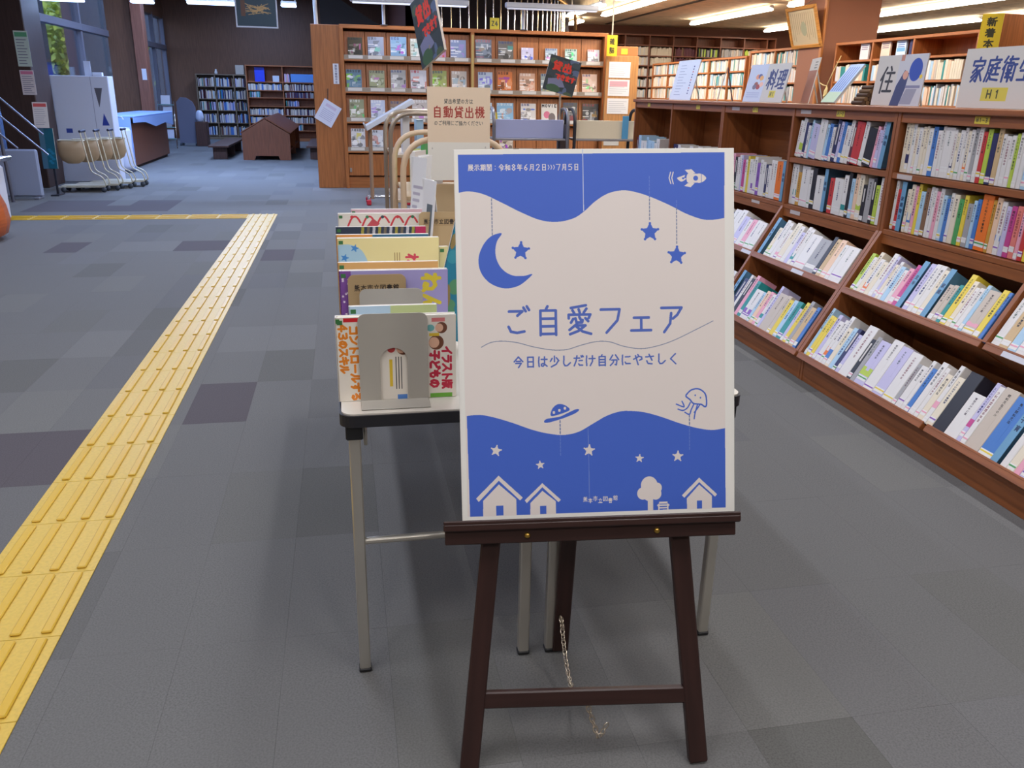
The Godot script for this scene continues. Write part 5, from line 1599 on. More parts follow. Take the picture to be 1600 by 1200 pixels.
func build_trucks() -> void:
	var cream := mat(rgb(214, 186, 154), 0.4)
	var Z := Vector3(0, 0, 1)
	var X := Vector3(1, 0, 0)
	# cream truck right behind the tables
	var t := thing("book_truck", "cream tubular book truck behind the tables carrying the self-checkout sign", "book truck", Vector3(0.54, 0, -4.56))
	truck_frame(t, Z, X, 0.72, 0.52, 1.145, cream, 0.0155)
	for y in [0.22, 0.55, 0.86]:
		part("shelf", box(Vector3(0.49, 0.02, 0.70), 0.003), mat(rgb(196, 170, 136), 0.5), t, Vector3(0, y, 0))
	part("end_panel", box(Vector3(0.40, 0.50, 0.012), 0.003), mat(rgb(196, 168, 128), 0.55), t, Vector3(0.06, 0.68, 0.352))
	part("end_panel", box(Vector3(0.40, 0.07, 0.012), 0.003), mat(rgb(206, 184, 146), 0.55), t, Vector3(0.06, 0.44, 0.356))
	var im := new_img(420, 600, rgb(236, 230, 218))
	im.fill_rect(Rect2i(0, 0, 420, 350), rgb(238, 214, 186))
	write(im, "貸出希望の方は", 110, 74, 26, 30, 28, 1.6, rgb(100, 96, 90))
	write(im, "自動貸出機", 34, 120, 64, 74, 71, 3.6, rgb(170, 60, 50))
	write(im, "のご利用にご協力ください", 44, 212, 25, 30, 27.5, 1.6, rgb(110, 104, 96))
	for p in [[30, 390], [390, 382]]:
		disc(im, Vector2(p[0], p[1]), 4, 6, rgb(196, 190, 180))
	single("checkout_sign", "peach and white sheet reading self-checkout in dark red characters", "sign", sheet(0.305, 0.435, 0.004, printed(tex(im), 0.4), mat(rgb(230, 226, 216))), null, Vector3(0.553, 1.168, -4.177))
	var k := 0
	for q in [[0.33, 0.20, "white", 0.03, "white book lying open-edged on the cream truck"], [0.40, 0.24, "green", 0.02, "green backed folder standing on the cream truck"], [0.45, 0.21, "grey", 0.03, "grey paper bundle standing on the cream truck"], [0.36, 0.18, "lime", 0.025, "lime labelled book at the hoop of the cream truck"]]:
		make_book(q[4], "books on the cream truck", q[2], q[3], q[1], 0.16, Transform3D(Basis(Vector3(0.9, 0, 0.43), Vector3.UP, Vector3(-0.43, 0, 0.9)), Vector3(q[0], 0.872, -4.42 - k * 0.14)), false)
		k += 1
	# steel truck beyond it
	var steel := mat(rgb(176, 160, 142), 0.3, 0.5)
	t = thing("book_truck", "steel and cream truck parked beyond the cream one, pole sign standing on it", "book truck", Vector3(0.62, 0, -6.6))
	truck_frame(t, Z, X, 0.78, 0.58, 1.215, steel, 0.017)
	for y in [0.25, 0.6, 0.92]:
		part("shelf", box(Vector3(0.55, 0.022, 0.76), 0.003), mat(rgb(205, 184, 158), 0.5), t, Vector3(0, y, 0))
	for q in [[0.42, 0.26, "white", 0.05, "thick white file upright on the steel truck"], [0.52, 0.24, "pale-blue", 0.05, "pale blue file upright on the steel truck"], [0.72, 0.25, "black", 0.04, "black file upright on the steel truck"]]:
		make_book(q[4], "files on the steel truck", q[2], q[3], q[1], 0.2, Transform3D(Basis.IDENTITY, Vector3(q[0], 0.933, -6.25)), false)
	# lending signs on poles
	var sc := new_img(220, 300, rgb(58, 66, 70))
	for j in 26:
		disc(sc, Vector2(rng.randi_range(0, 220), rng.randi_range(0, 300)), rng.randi_range(14, 46), rng.randi_range(8, 34), [rgb(70, 80, 86), rgb(50, 58, 56), rgb(80, 96, 70), rgb(96, 110, 140)][j % 4])
	fill_poly(sc, flat_pts([20, 200, 110, 170, 150, 240, 30, 270]), rgb(130, 130, 160))
	disc(sc, Vector2(70, 270), 50, 34, rgb(70, 100, 70))
	write(sc, "貸出", 30, 40, 66, 76, 72, 7.0, rgb(235, 60, 40))
	write(sc, "できます", 66, 140, 34, 48, 36, 5.0, rgb(235, 60, 40))
	var st := tex(sc)
	for q in [[Vector3(0.635, 0.935, -6.3), Vector3(0.43, 0.43, 0.76), "dark photo board with red lettering on a pole, seen at a slant", 0.62, 0.30, 0.5], [Vector3(2.325, 0.918, -9.2), Vector3(0.94, -0.24, 0.1), "dark photo board with red lettering on a pole above the trucks, tilted", 0.45, 0.34, 0.36]]:
		var o := thing("pole_sign", q[2], "sign", q[0])
		var e2: Vector3 = q[1].normalized()
		var e1 := (Vector3(-0.12, 1, -0.45) if q[4] < 0.32 else Vector3(0.2, 1, 0.0))
		e1 = (e1 - e2 * e1.dot(e2)).normalized()
		var nn := e2.cross(e1)
		var bw: float = q[4]
		var bh: float = q[5]
		var corner := Vector3(0, q[3], 0) - e2 * (bw * 0.35)
		if q[4] > 0.32:
			corner = Vector3(0, q[3], 0) - e2 * (bw * 0.62)
		part("board", sheet(bw, bh, 0.02, printed(st, 0.5), mat(rgb(205, 190, 172), 0.5)), null, o, corner + e2 * (bw / 2) + e1 * (bh / 2), Basis(e2, e1, nn))
		part("pole", tube([Vector3(0, 0.0, -0.02), Vector3(0, q[3] + 0.12, -0.02)], 0.011, 8), mat(rgb(190, 176, 160), 0.35, 0.5), o)
		part("pole_base", box(Vector3(0.10, 0.012, 0.10), 0.002), mat(rgb(170, 160, 150), 0.4, 0.4), o, Vector3(0, 0.0065, -0.02))
	# two trucks parked side-on
	for q in [["grey steel book truck parked side-on before the magazine rack", 1.955, 0.80, mat(rgb(128, 126, 132), 0.35, 0.5), rgb(172, 176, 212)], ["black framed book truck with cream panel parked beside the grey one", 2.80, 0.74, mat(rgb(44, 44, 50), 0.4, 0.2), rgb(232, 218, 190)]]:
		var o := thing("book_truck", q[0], "book truck", Vector3(q[1], 0, -9.15))
		truck_frame(o, X, Z, q[2], 0.40, 1.215, q[3], 0.018)
		part("back_panel", box(Vector3(q[2] - 0.05, 0.19, 0.012), 0.003), mat(q[4], 0.5), o, Vector3(0, 1.01, 0.10))
		for y in [0.25, 0.58, 0.905]:
			part("shelf", box(Vector3(q[2] - 0.04, 0.02, 0.38), 0.003), mat(rgb(150, 146, 148), 0.45, 0.3), o, Vector3(0, y, 0))
	single("side_plate", "dark steel plate between the two trucks parked side-on", "panel", box(Vector3(0.02, 0.95, 0.36), 0.003), mat(rgb(52, 52, 58), 0.4, 0.3), Vector3(2.368, 0.58, -9.15))
	make_book("yellow and navy book propped at the end of the grey truck", "books on the grey truck", "yellow", 0.03, 0.25, 0.16, Transform3D(Basis(Vector3(0.99, 0.1, 0), Vector3(-0.1, 0.99, 0), Vector3(0, 0, 1)), Vector3(1.60, 0.918, -9.05)), false)
	single("index_plate", "narrow blue divider plate at the end of the cream panelled truck", "divider", box(Vector3(0.07, 0.24, 0.01), 0.002), mat(rgb(90, 160, 205), 0.5), Vector3(3.02, 1.036, -9.03))
	# tilted steel display stand
	var d := thing("display_stand", "steel display stand with a steeply tilted tray on red casters", "display stand", Vector3(0.33, 0, -10.9))
	var a := Vector3(-0.055, 0.925, 0)
	var b := Vector3(0.53, 1.255, 0)
	bar("tilted_tray", a, b, 0.06, 0.40, mat(rgb(214, 216, 222), 0.3, 0.3), d, 0.004)
	bar("tray_lip", a + Vector3(-0.02, 0.06, 0.0), a + Vector3(0.01, -0.02, 0.0), 0.02, 0.40, mat(rgb(205, 205, 210), 0.25, 0.6), d, 0.003)
	part("stand_post", tube([Vector3(0.0, 0.06, 0), Vector3(0.0, 0.95, 0)], 0.025, 10), mat(rgb(150, 120, 96), 0.4), d)
	part("stand_post", tube([Vector3(0.40, 0.06, 0), Vector3(0.40, 1.17, 0)], 0.025, 10), mat(rgb(150, 120, 96), 0.4), d)
	part("base_bar", tube([Vector3(-0.06, 0.09, 0), Vector3(0.48, 0.09, 0)], 0.02, 8), mat(rgb(205, 205, 210), 0.2, 0.8), d)
	for p in [Vector3(-0.05, 0.035, 0.16), Vector3(-0.05, 0.035, -0.16), Vector3(0.45, 0.035, 0.16), Vector3(0.45, 0.035, -0.16)]:
		part("red_caster", box(Vector3(0.06, 0.07, 0.06), 0.012), mat(rgb(190, 36, 56), 0.5), d, p)
	for x in [-0.05, 0.45]:
		part("base_foot", tube([Vector3(x, 0.08, -0.17), Vector3(x, 0.08, 0.17)], 0.016, 8), mat(rgb(205, 205, 210), 0.2, 0.8), d)

# ---------------------------------------------------------------- stacks on the right
func case_unit(called: String, label: String, at: Vector3, turn: float, w: float, h: float, d: float, rows: Array, cols: Array, col: Color) -> Node3D:
	# an open bookcase facing its own +z, x to the right as seen from the front
	var t := thing(called, label, "bookcase", at, turn)
	var m := wood(col, false, 0.45)
	var mh := wood(col, true, 0.45)
	part("back_panel", box(Vector3(w, h - 0.02, 0.012)), m, t, Vector3(0, h / 2, -d + 0.006))
	part("top_board", box(Vector3(w + 0.04, 0.03, d), 0.003), mh, t, Vector3(0, h - 0.015, -d / 2))
	part("plinth", box(Vector3(w, 0.08, d - 0.04)), mh, t, Vector3(0, 0.04, -d / 2 - 0.01))
	for x in cols:
		part("upright", box(Vector3(0.028, h - 0.03, d - 0.012), 0.002), m, t, Vector3(x - w / 2, (h - 0.03) / 2, -d / 2 + 0.006))
	for y in rows:
		part("shelf_board", box(Vector3(w - 0.03, 0.022, d - 0.02), 0.002), mh, t, Vector3(0, y - 0.011, -d / 2))
	return t

func packed_books(st: SurfaceTool, tr: Transform3D, x0: float, x1: float, y: float, hmax: float, d: float, pal: Array, gap := 0.0) -> void:
	var x := x0
	while x < x1 - 0.012:
		var t := minf(rng.randf_range(0.016, 0.036), x1 - x)
		if rng.randf() > gap:
			var h := hmax * rng.randf_range(0.78, 1.0)
			var c: Color = ink(pal[rng.randi() % pal.size()])
			st.set_color(c.srgb_to_linear())
			add_box(st, tr * Vector3(x + t / 2, y + h / 2, -d / 2 - rng.randf() * 0.02), Vector3(t - 0.002, h, d * 0.8), 0.0, tr.basis)
		x += t

func close_books(st: SurfaceTool, m: Material, label: String) -> SurfaceTool:
	var o := part(numbered("packed_books"), done(st), m, self)
	tag(o, label, "books", "", "stuff")
	return begin()

func lone_books(tr: Transform3D, x0: float, x1: float, y: float, hmax: float, d: float, pal: Array, where: String, most: int) -> void:
	var x := x0
	var i := 0
	while x < x1 - 0.014 and i < most:
		var t := snappedf(rng.randf_range(0.026, 0.044), 0.003)
		var h := snappedf(hmax * rng.randf_range(0.82, 1.0), 0.008)
		var word: String = pal[rng.randi() % pal.size()]
		var o := part(numbered("book"), box(Vector3(t - 0.002, h, d), 0.002), mat(ink(word), 0.45), self, tr * Vector3(x + t / 2, y + h / 2 + 0.001, -d / 2 - 0.015), tr.basis)
		tag(o, "%s book, %s along %s" % [word, NTH[i], where], "book", "small books in the oak stacks")
		book_count += 1
		x += t
		i += 1

func build_far_right() -> void:
	var oak := rgb(184, 112, 60)
	var side := -PI / 2
	var face := Basis(Vector3.UP, side)
	var vc := StandardMaterial3D.new()
	vc.vertex_color_use_as_albedo = true
	vc.roughness = 0.5
	var pale := ["white", "cream", "cream", "pale-blue", "peach", "white", "beige", "white", "grey", "teal", "white", "cream", "pale-blue", "cream", "peach", "white"]
	var st := begin()
	# near oak stack, right of the column
	var L := 2.37
	case_unit("oak_stack", "oak bookcase right of the brown column", Vector3(5.78, 0, -8.465), side, L, 2.0, 0.34, [1.80, 1.57, 1.33, 1.09, 0.85, 0.6, 0.35], [0.0, 0.73, 1.44, L], oak)
	var tr := Transform3D(face, Vector3(5.78, 0, -8.465))
	lone_books(tr, -1.15, -0.47, 1.571, 0.185, 0.16, pale, "the oak row left of the living sign", 18)
	lone_books(tr, -0.43, 0.23, 1.571, 0.185, 0.16, pale, "the oak row behind the living sign", 18)
	lone_books(tr, 0.28, 1.15, 1.571, 0.19, 0.16, pale, "the oak row between the living and H1 signs", 22)
	for y in [1.331, 1.09, 0.85, 0.6, 0.35]:
		packed_books(st, tr, -1.15, 1.15, y, 0.2, 0.2, pale)
	st = close_books(st, vc, "rows of small pale books low in the oak stack right of the column")
	# three face-out books on its top row
	var j := 0
	for q in [[-0.66, rgb(226, 220, 222), "pale pink face-out book, first on the top row of the oak stack"], [-0.27, rgb(236, 206, 186), "peach face-out book, second on the top row of the oak stack"], [0.0, rgb(206, 222, 236), "white and sky blue face-out book, third on the top row of the oak stack"]]:
		var im := new_img(80, 110, q[1])
		for k in 3:
			stroke(im, PackedVector2Array([Vector2(12, 20 + k * 12), Vector2(66, 20 + k * 12)]), 2.5, rgb(110, 90, 120) if j < 2 else rgb(60, 90, 170))
		if j == 2:
			im.fill_rect(Rect2i(6, 50, 68, 24), rgb(110, 170, 215))
		var o := single("face_out_book", q[2], "book", sheet(0.16, 0.175, 0.02, printed(tex(im), 0.4), mat(q[1])), null, tr * Vector3(q[0], 1.802 + 0.088, -0.05), face, "face-out books on the oak stack")
		j += 1
	single("bookend_plate", "navy bookend plate behind the sky blue face-out book", "bookend", box(Vector3(0.05, 0.17, 0.2), 0.003), mat(rgb(40, 40, 90), 0.5), tr * Vector3(0.16, 1.887, -0.14), face)
	# oak end post with the new books sign
	var ep := single("end_post", "orange oak post at the end of the stack right of the column", "post", box(Vector3(0.34, 2.12, 0.16), 0.004), wood(rgb(196, 116, 58), false, 0.45), Vector3(5.95, 1.06, -7.155))
	var im2 := new_img(80, 170, rgb(238, 206, 40))
	write(im2, "新着本", 22, 16, 36, 38, 48, 3.0, rgb(60, 56, 30), true)
	var nb := single("new_books_sign", "yellow upright sign with three characters on the oak end post", "sign", sheet(0.17, 0.32, 0.01, printed(tex(im2), 0.5), mat(rgb(230, 196, 40))), null, Vector3(5.70, 1.95, -7.04), Basis(Vector3.UP, -PI / 4))
	part("sign_bracket", box(Vector3(0.02, 0.02, 0.16), 0.002), mat(rgb(180, 170, 150), 0.5), nb, Vector3(0, 0, -0.085))
	# middle oak unit and the long low one
	case_unit("oak_stack", "oak bookcase just before the brown column", Vector3(5.78, 0, -11.15), side, 1.46, 2.0, 0.34, [1.78, 1.57, 1.34, 1.1, 0.85, 0.6, 0.35], [0.0, 0.73, 1.46], oak)
	tr = Transform3D(face, Vector3(5.78, 0, -11.15))
	for y in [1.781, 1.57, 1.34, 1.1, 0.85, 0.6, 0.35]:
		packed_books(st, tr, -0.71, 0.71, y, 0.19, 0.2, pale)
	st = close_books(st, vc, "rows of small pale books in the oak stack just before the column")
	case_unit("oak_stack", "long low oak bookcase in front of the far wall shelf", Vector3(5.78, 0, -13.95), side, 3.88, 1.945, 0.34, [1.745, 1.54, 1.34, 1.1, 0.85, 0.6, 0.35], [0.0, 0.78, 1.5, 2.58, 3.3, 3.88], oak)
	tr = Transform3D(face, Vector3(5.78, 0, -13.95))
	for y in [1.745, 1.54, 1.34, 1.1, 0.85]:
		for c in [[-1.92, -1.18], [-1.14, -0.46], [-0.42, 0.62], [0.66, 1.34], [1.38, 1.92]]:
			packed_books(st, tr, c[0], c[1], y, 0.175, 0.18, pale)
	st = close_books(st, vc, "rows of small pale and teal books in the long low oak stack")
	# wall shelf at the back
	var wr := [2.41, 2.2, 2.0, 1.78, 1.56, 1.34, 1.1, 0.86]
	case_unit("far_shelf", "wide reddish shelf along the far wall under the beige ceiling", Vector3(7.55, 0, -18.28), 0.0, 3.84, 2.62, 0.34, wr, [0.0, 0.37, 0.92, 1.46, 2.0, 2.55, 3.1, 3.64, 3.84], rgb(140, 84, 58))
	tr = Transform3D(Basis.IDENTITY, Vector3(7.55, 0, -18.28))
	var sets := [["cream", "cream", "white"], ["cream", "cream"], ["maroon", "maroon", "brown"], ["black", "lime", "black", "grey"], ["grey", "grey", "beige"], ["cream", "lime", "beige"]]
	for y in [2.2, 2.0, 1.78, 1.56, 1.34, 1.1]:
		var xs := [-1.90, -1.53, -0.98, -0.44, 0.10, 0.65, 1.2, 1.74]
		for c in 7:
			packed_books(st, tr, xs[c] + 0.03, xs[c + 1] - 0.02, y, 0.175, 0.2, sets[(c + 5) % 6] if y > 1.9 else pale)
	st = close_books(st, vc, "rows of cream, maroon and black volumes on the far wall shelf")
	# leaning stack at the near edge of the wall shelf
	case_unit("side_shelf", "reddish shelf end standing between notice board and wall shelf", Vector3(5.15, 0, -16.4), 0.0, 0.55, 2.2, 0.3, [2.0, 1.78, 1.56, 1.34, 1.1, 0.86], [0.0, 0.55], rgb(150, 92, 60))
	tr = Transform3D(Basis.IDENTITY, Vector3(5.15, 0, -16.4))
	for y in [1.78, 1.56, 1.34, 1.1]:
		packed_books(st, tr, -0.25, 0.25, y, 0.18, 0.2, pale, 0.1)
	st = close_books(st, vc, "short rows of pale books in the reddish shelf end past the notice board")
	# framed notice tipped forward on the column
	var im := new_img(150, 110, rgb(206, 186, 150))
	for k in 12:
		stroke(im, PackedVector2Array([Vector2(12 + k * 11, 10), Vector2(12 + k * 11, rng.randi_range(70, 100))]), 0.8, rgb(150, 130, 100))
	disc(im, Vector2(75, 60), 16, 22, rgb(170, 170, 140))
	var fr := thing("framed_notice", "gold framed certificate tipping forward from the brown column", "picture", Vector3(5.610, 2.2, -10.16))
	fr.basis = face * Basis(Vector3.RIGHT, 0.32)
	part("print", sheet(0.62, 0.42, 0.006, printed(tex(im), 0.4), mat(rgb(206, 186, 150))), null, fr)
	var fm := wood(rgb(206, 140, 60), true, 0.4)
	for s in [-1, 1]:
		part("frame_rail", box(Vector3(0.70, 0.04, 0.03), 0.004), fm, fr, Vector3(0, s * 0.225, 0.004))
		part("frame_stile", box(Vector3(0.04, 0.45, 0.03), 0.004), fm, fr, Vector3(s * 0.33, 0, 0.004))
	part("hanging_wire", tube([Vector3(0, 0.22, -0.01), Vector3(0, 0.27, -0.165)], 0.004, 4), mat(rgb(160, 150, 130), 0.5), fr)
	# cream cord knotted on the column corner
	var co := thing("knotted_cord", "cream cord with a knot hanging beside the brown column", "cord", Vector3(5.69, 1.55, -9.80))
	part("cord_loop", tube([Vector3(0.0, 0.02, 0.0), Vector3(-0.01, -0.02, 0.14), Vector3(-0.01, -0.03, 0.22), Vector3(0.0, 0.12, 0.30), Vector3(0.03, 0.30, 0.38)], 0.006, 6), mat(rgb(216, 196, 140), 0.8), co)
	part("knot", tube([Vector3(-0.01, -0.03, 0.22), Vector3(-0.015, -0.06, 0.25), Vector3(-0.01, -0.12, 0.24), Vector3(-0.02, -0.15, 0.20), Vector3(-0.01, -0.09, 0.19), Vector3(-0.012, -0.05, 0.22), Vector3(-0.01, -0.13, 0.21), Vector3(-0.01, -0.19, 0.19)], 0.009, 6), mat(rgb(216, 196, 140), 0.8), co)

# ---------------------------------------------------------------- stairs, window side and reading corner
func build_far_left() -> void:
	var chrome := mat(rgb(216, 214, 216), 0.12, 0.95)
	# dark underside of the stairs and the screen of rods
	var sw := thing("staircase", "black underside of the stairs rising behind the magazine rack", "stairs", Vector3(0.0, 0, -16.4))
	part("stringer", prism([Vector2(-0.30, 0.0), Vector2(0.3, 0.0), Vector2(1.9, 1.7), Vector2(0.98, 2.3), Vector2(-0.30, 3.05)], 0.8), mat(rgb(20, 19, 22), 0.7), sw)
	var sc := thing("rod_screen", "screen of shiny vertical steel rods around the stairs behind the rack", "railing", Vector3(3.0, 0, -15.6))
	part("handrail", tube([Vector3(-1.0, 3.1, 0.1), Vector3(-0.2, 3.15, 0.3), Vector3(0.6, 3.0, 0.4), Vector3(1.1, 2.75, 0.2), Vector3(1.25, 2.5, -0.3)], 0.03, 8), mat(rgb(170, 130, 80), 0.35, 0.6), sc)
	part("sill", box(Vector3(2.9, 0.10, 0.7)), mat(rgb(60, 44, 40), 0.7), sc, Vector3(-0.2, 2.05, -0.05))
	part("sill_post", box(Vector3(0.12, 2.0, 0.12)), mat(rgb(60, 44, 40), 0.7), sc, Vector3(0.9, 1.0, -0.05))
	part("sill_post", box(Vector3(0.12, 2.0, 0.12)), mat(rgb(60, 44, 40), 0.7), sc, Vector3(-1.4, 1.0, -0.05))
	for k in 26:
		var a := k / 25.0
		var x := lerpf(-1.55, 1.0, 1.0 - pow(1.0 - a, 1.7))
		var z := -0.25 + 0.3 * sin(a * 2.8)
		part("rod", tube([Vector3(x, 2.1, z), Vector3(x, 3.98, z)], 0.014, 6), chrome if k % 3 else mat(rgb(196, 174, 140), 0.2, 0.9), sc)  # every third steel rod tinted warm: glints put into the colour
	var dk := mat(rgb(40, 32, 34), 0.8)
	single("landing_wall", "dark stair landing wall seen between the steel rods", "wall panel", box(Vector3(2.6, 1.9, 0.1)), dk, Vector3(3.2, 2.95, -17.4))
	# reading corner
	var bp := ["white", "cream", "blue", "navy", "grey", "lavender", "beige", "pale-blue", "maroon", "white", "brown", "teal"]
	case_unit("reading_shelf", "grey brown shelf with three columns against the far dark wall", Vector3(-3.22, 0, -25.3), 0.0, 1.30, 1.72, 0.34, [1.40, 1.08, 0.78, 0.45, 0.12], [0.0, 0.48, 0.98, 1.30], rgb(140, 122, 100))
	case_unit("reading_shelf", "reddish wood shelf with seven rows against the far dark wall", Vector3(-1.55, 0, -24.6), 0.0, 1.86, 1.96, 0.34, [1.54, 1.33, 1.14, 0.92, 0.69, 0.48, 0.29], [0.0, 0.94, 1.86], rgb(170, 104, 62))
	var st := begin()
	var tr := Transform3D(Basis.IDENTITY, Vector3(-3.22, 0, -25.3))
	for y in [1.40, 1.08, 0.78, 0.45, 0.12]:
		for c in [[-0.62, -0.20], [-0.14, 0.30], [0.36, 0.62]]:
			packed_books(st, tr, c[0], c[1], y, 0.24, 0.2, bp, 0.06)
	tr = Transform3D(Basis.IDENTITY, Vector3(-1.55, 0, -24.6))
	for y in [1.33, 0.69, 0.48]:
		packed_books(st, tr, -0.9, -0.03, y, 0.17, 0.2, ["cream", "white", "grey", "blue", "beige", "white"], 0.03)
		packed_books(st, tr, 0.04, 0.9, y, 0.17, 0.2, ["cream", "white", "grey", "navy", "beige", "maroon"], 0.05)
	packed_books(st, tr, -0.9, -0.58, 1.14, 0.16, 0.2, bp)
	packed_books(st, tr, 0.06, 0.8, 1.14, 0.16, 0.2, ["maroon", "navy", "grey"])
	packed_books(st, tr, 0.06, 0.4, 0.92, 0.16, 0.2, bp)
	packed_books(st, tr, -0.9, -0.03, 0.29, 0.16, 0.2, bp)
	packed_books(st, tr, 0.04, 0.5, 0.29, 0.16, 0.2, bp)
	packed_books(st, tr, 0.05, 0.2, 1.54, 0.22, 0.2, ["lavender", "pink", "beige"])
	var vc := StandardMaterial3D.new()
	vc.vertex_color_use_as_albedo = true
	vc.roughness = 0.5
	var pb := part("shelved_books", done(st), vc, self)
	tag(pb, "rows of small books on the two shelves against the far dark wall", "books", "", "stuff")
	single("book_set", "long run of sky blue volumes on the top row of the reddish shelf", "books", box(Vector3(0.66, 0.21, 0.2), 0.004), mat(rgb(96, 150, 220), 0.5), Vector3(-1.0, 1.648, -24.72))
	single("blue_folder", "bright blue folder standing alone on the reddish shelf", "folder", box(Vector3(0.26, 0.36, 0.03), 0.003), mat(rgb(40, 70, 225), 0.4), Vector3(-2.14, 1.722, -24.7))
	single("picture_card", "small white and blue picture card on the reddish shelf", "card", box(Vector3(0.17, 0.16, 0.02), 0.002), mat(rgb(206, 216, 230), 0.5), Vector3(-1.72, 1.622, -24.7))
	single("box_file", "pale box file on top of the three column shelf", "box", box(Vector3(0.22, 0.24, 0.2), 0.004), mat(rgb(196, 186, 172), 0.6), Vector3(-2.72, 1.842, -25.45))
	single("small_ornament", "tiny white ornament on top of the three column shelf", "ornament", lathe([Vector2(0, 0), Vector2(0.035, 0), Vector2(0.04, 0.05), Vector2(0.02, 0.08), Vector2(0.028, 0.11), Vector2(0, 0.13)], 12), mat(rgb(226, 224, 222), 0.4), Vector3(-3.35, 1.722, -25.4))
	# gabled low bookcase with benches
	var g := thing("gabled_bookcase", "low brown bookcase with a gabled top between two benches", "bookcase", Vector3(-1.525, 0, -19.9))
	var gw := wood(rgb(136, 80, 52), false, 0.5)
	var gable := [Vector2(-0.465, 0), Vector2(-0.465, 0.52), Vector2(-0.005, 0.79), Vector2(0.465, 0.51), Vector2(0.465, 0), Vector2(0.25, 0), Vector2(0.22, 0.08), Vector2(-0.22, 0.08), Vector2(-0.25, 0)]
	for z in [1.93, 0.0, -1.93]:
		part("gable_end", prism(gable, 0.05), gw, g, Vector3(0, 0, z))
	for s in [-1, 1]:
		part("roof_leaf", box(Vector3(0.56, 0.02, 3.92), 0.003), wood(rgb(136, 80, 52), true, 0.35), g, Vector3(s * 0.243, 0.668, 0), Basis(Vector3.BACK, -s * 0.535))
		part("side_shelf", box(Vector3(0.42, 0.025, 3.8), 0.003), gw, g, Vector3(s * 0.22, 0.16, 0))
	part("middle_wall", box(Vector3(0.03, 0.62, 3.8)), gw, g, Vector3(0, 0.42, 0))
	for q in [[-2.46, "dark low bench on the window side of the gabled bookcase", -19.45], [-0.55, "dark low bench half hidden by the magazine rack", -19.45]]:
		var b := thing("bench", q[1], "bench", Vector3(q[0], 0, q[2]), 0.0, "low benches")
		part("seat", box(Vector3(0.40, 0.04, 2.9), 0.006), wood(rgb(84, 56, 46), true, 0.4), b, Vector3(0, 0.255, 0))
		for z in [1.25, 0.0, -1.25]:
			part("leg", box(Vector3(0.27, 0.235, 0.10), 0.006), wood(rgb(84, 56, 46), false, 0.5), b, Vector3(0, 0.1175, z))
	# hanging plaque
	var im := new_img(160, 120, rgb(40, 62, 74))
	for k in 26:
		stroke(im, PackedVector2Array([Vector2(rng.randi_range(20, 130), rng.randi_range(40, 76)), Vector2(rng.randi_range(30, 140), rng.randi_range(44, 80))]), 1.2, rgb(186, 150, 96))
	im.fill_rect(Rect2i(18, 30, 18, 56), rgb(96, 64, 48))
	var pq := thing("hanging_plaque", "dark teal plaque with gold marks hanging in a pale frame", "plaque", Vector3(-1.02, 2.19, -12.0))
	part("face", sheet(0.49, 0.40, 0.012, printed(tex(im), 0.4), mat(rgb(40, 60, 70))), null, pq, Vector3(0, 0.13, 0))
	for s in [-1, 1]:
		part("frame_stile", box(Vector3(0.018, 0.44, 0.024), 0.003), mat(rgb(200, 205, 220), 0.4), pq, Vector3(s * 0.252, 0.13, 0))
		part("frame_rail", box(Vector3(0.522, 0.018, 0.024), 0.003), mat(rgb(200, 205, 220), 0.4), pq, Vector3(0, 0.13 + s * 0.212, 0))
		part("hanger", box(Vector3(0.008, 1.48, 0.008)), mat(rgb(120, 120, 126), 0.4, 0.6), pq, Vector3(s * 0.2, 1.07, 0))
	# counter with blue cloth
	var ct := thing("covered_counter", "brown counter under a pale blue cloth by the windows", "counter", Vector3(-3.78, 0, -17.3))
	part("cabinet", box(Vector3(0.50, 0.70, 3.3), 0.006), wood(rgb(128, 80, 58), false, 0.5), ct, Vector3(-0.04, 0.40, 0))
	part("plinth", box(Vector3(0.44, 0.05, 3.2)), mat(rgb(60, 44, 40), 0.7), ct, Vector3(-0.05, 0.025, 0))
	part("cloth_top", box(Vector3(0.66, 0.03, 3.5), 0.01), mat(rgb(140, 170, 224), 0.7), ct, Vector3(0.0, 0.875, 0))
	part("cloth_drop", box(Vector3(0.60, 0.86, 0.02), 0.004), mat(rgb(140, 170, 224), 0.7), ct, Vector3(-0.02, 0.44, 1.74))
	part("cloth_side", prism([Vector2(-1.74, 0.0), Vector2(1.7, 0.0), Vector2(1.7, -0.24), Vector2(0.9, -0.16), Vector2(0.0, -0.20), Vector2(-0.8, -0.10), Vector2(-1.74, -0.08)], 0.012), mat(rgb(140, 170, 224), 0.7), ct, Vector3(0.325, 0.86, 0), Basis(Vector3.UP, PI / 2))
	# white return cabinet with printed arrows
	im = new_img(200, 380, rgb(206, 208, 220))
	fill_poly(im, flat_pts([150, 40, 178, 40, 160, 110]), rgb(90, 88, 96))
	fill_poly(im, flat_pts([172, 130, 188, 174, 162, 174]), rgb(40, 60, 150))
	im.fill_rect(Rect2i(30, 186, 22, 16), rgb(50, 70, 150))
	stroke(im, flat_pts([140, 0, 140, 200]), 1.2, rgb(150, 152, 170))
	var rc := thing("return_cabinet", "tall white cabinet with dark printed arrows behind the basket trolleys", "cabinet", Vector3(-3.70, 0, -13.8))
	part("body", box(Vector3(0.78, 1.49, 0.30), 0.008), mat(rgb(206, 208, 220), 0.5), rc, Vector3(0, 0.745, -0.01))
	part("printed_front", sheet(0.76, 1.47, 0.004, printed(tex(im), 0.5), mat(rgb(206, 208, 220))), null, rc, Vector3(0, 0.745, 0.142))
	single("cabinet_card", "small white card sign standing on the white cabinet", "card", box(Vector3(0.09, 0.20, 0.012), 0.002), mat(rgb(200, 206, 220), 0.5), Vector3(-3.60, 1.592, -13.8))
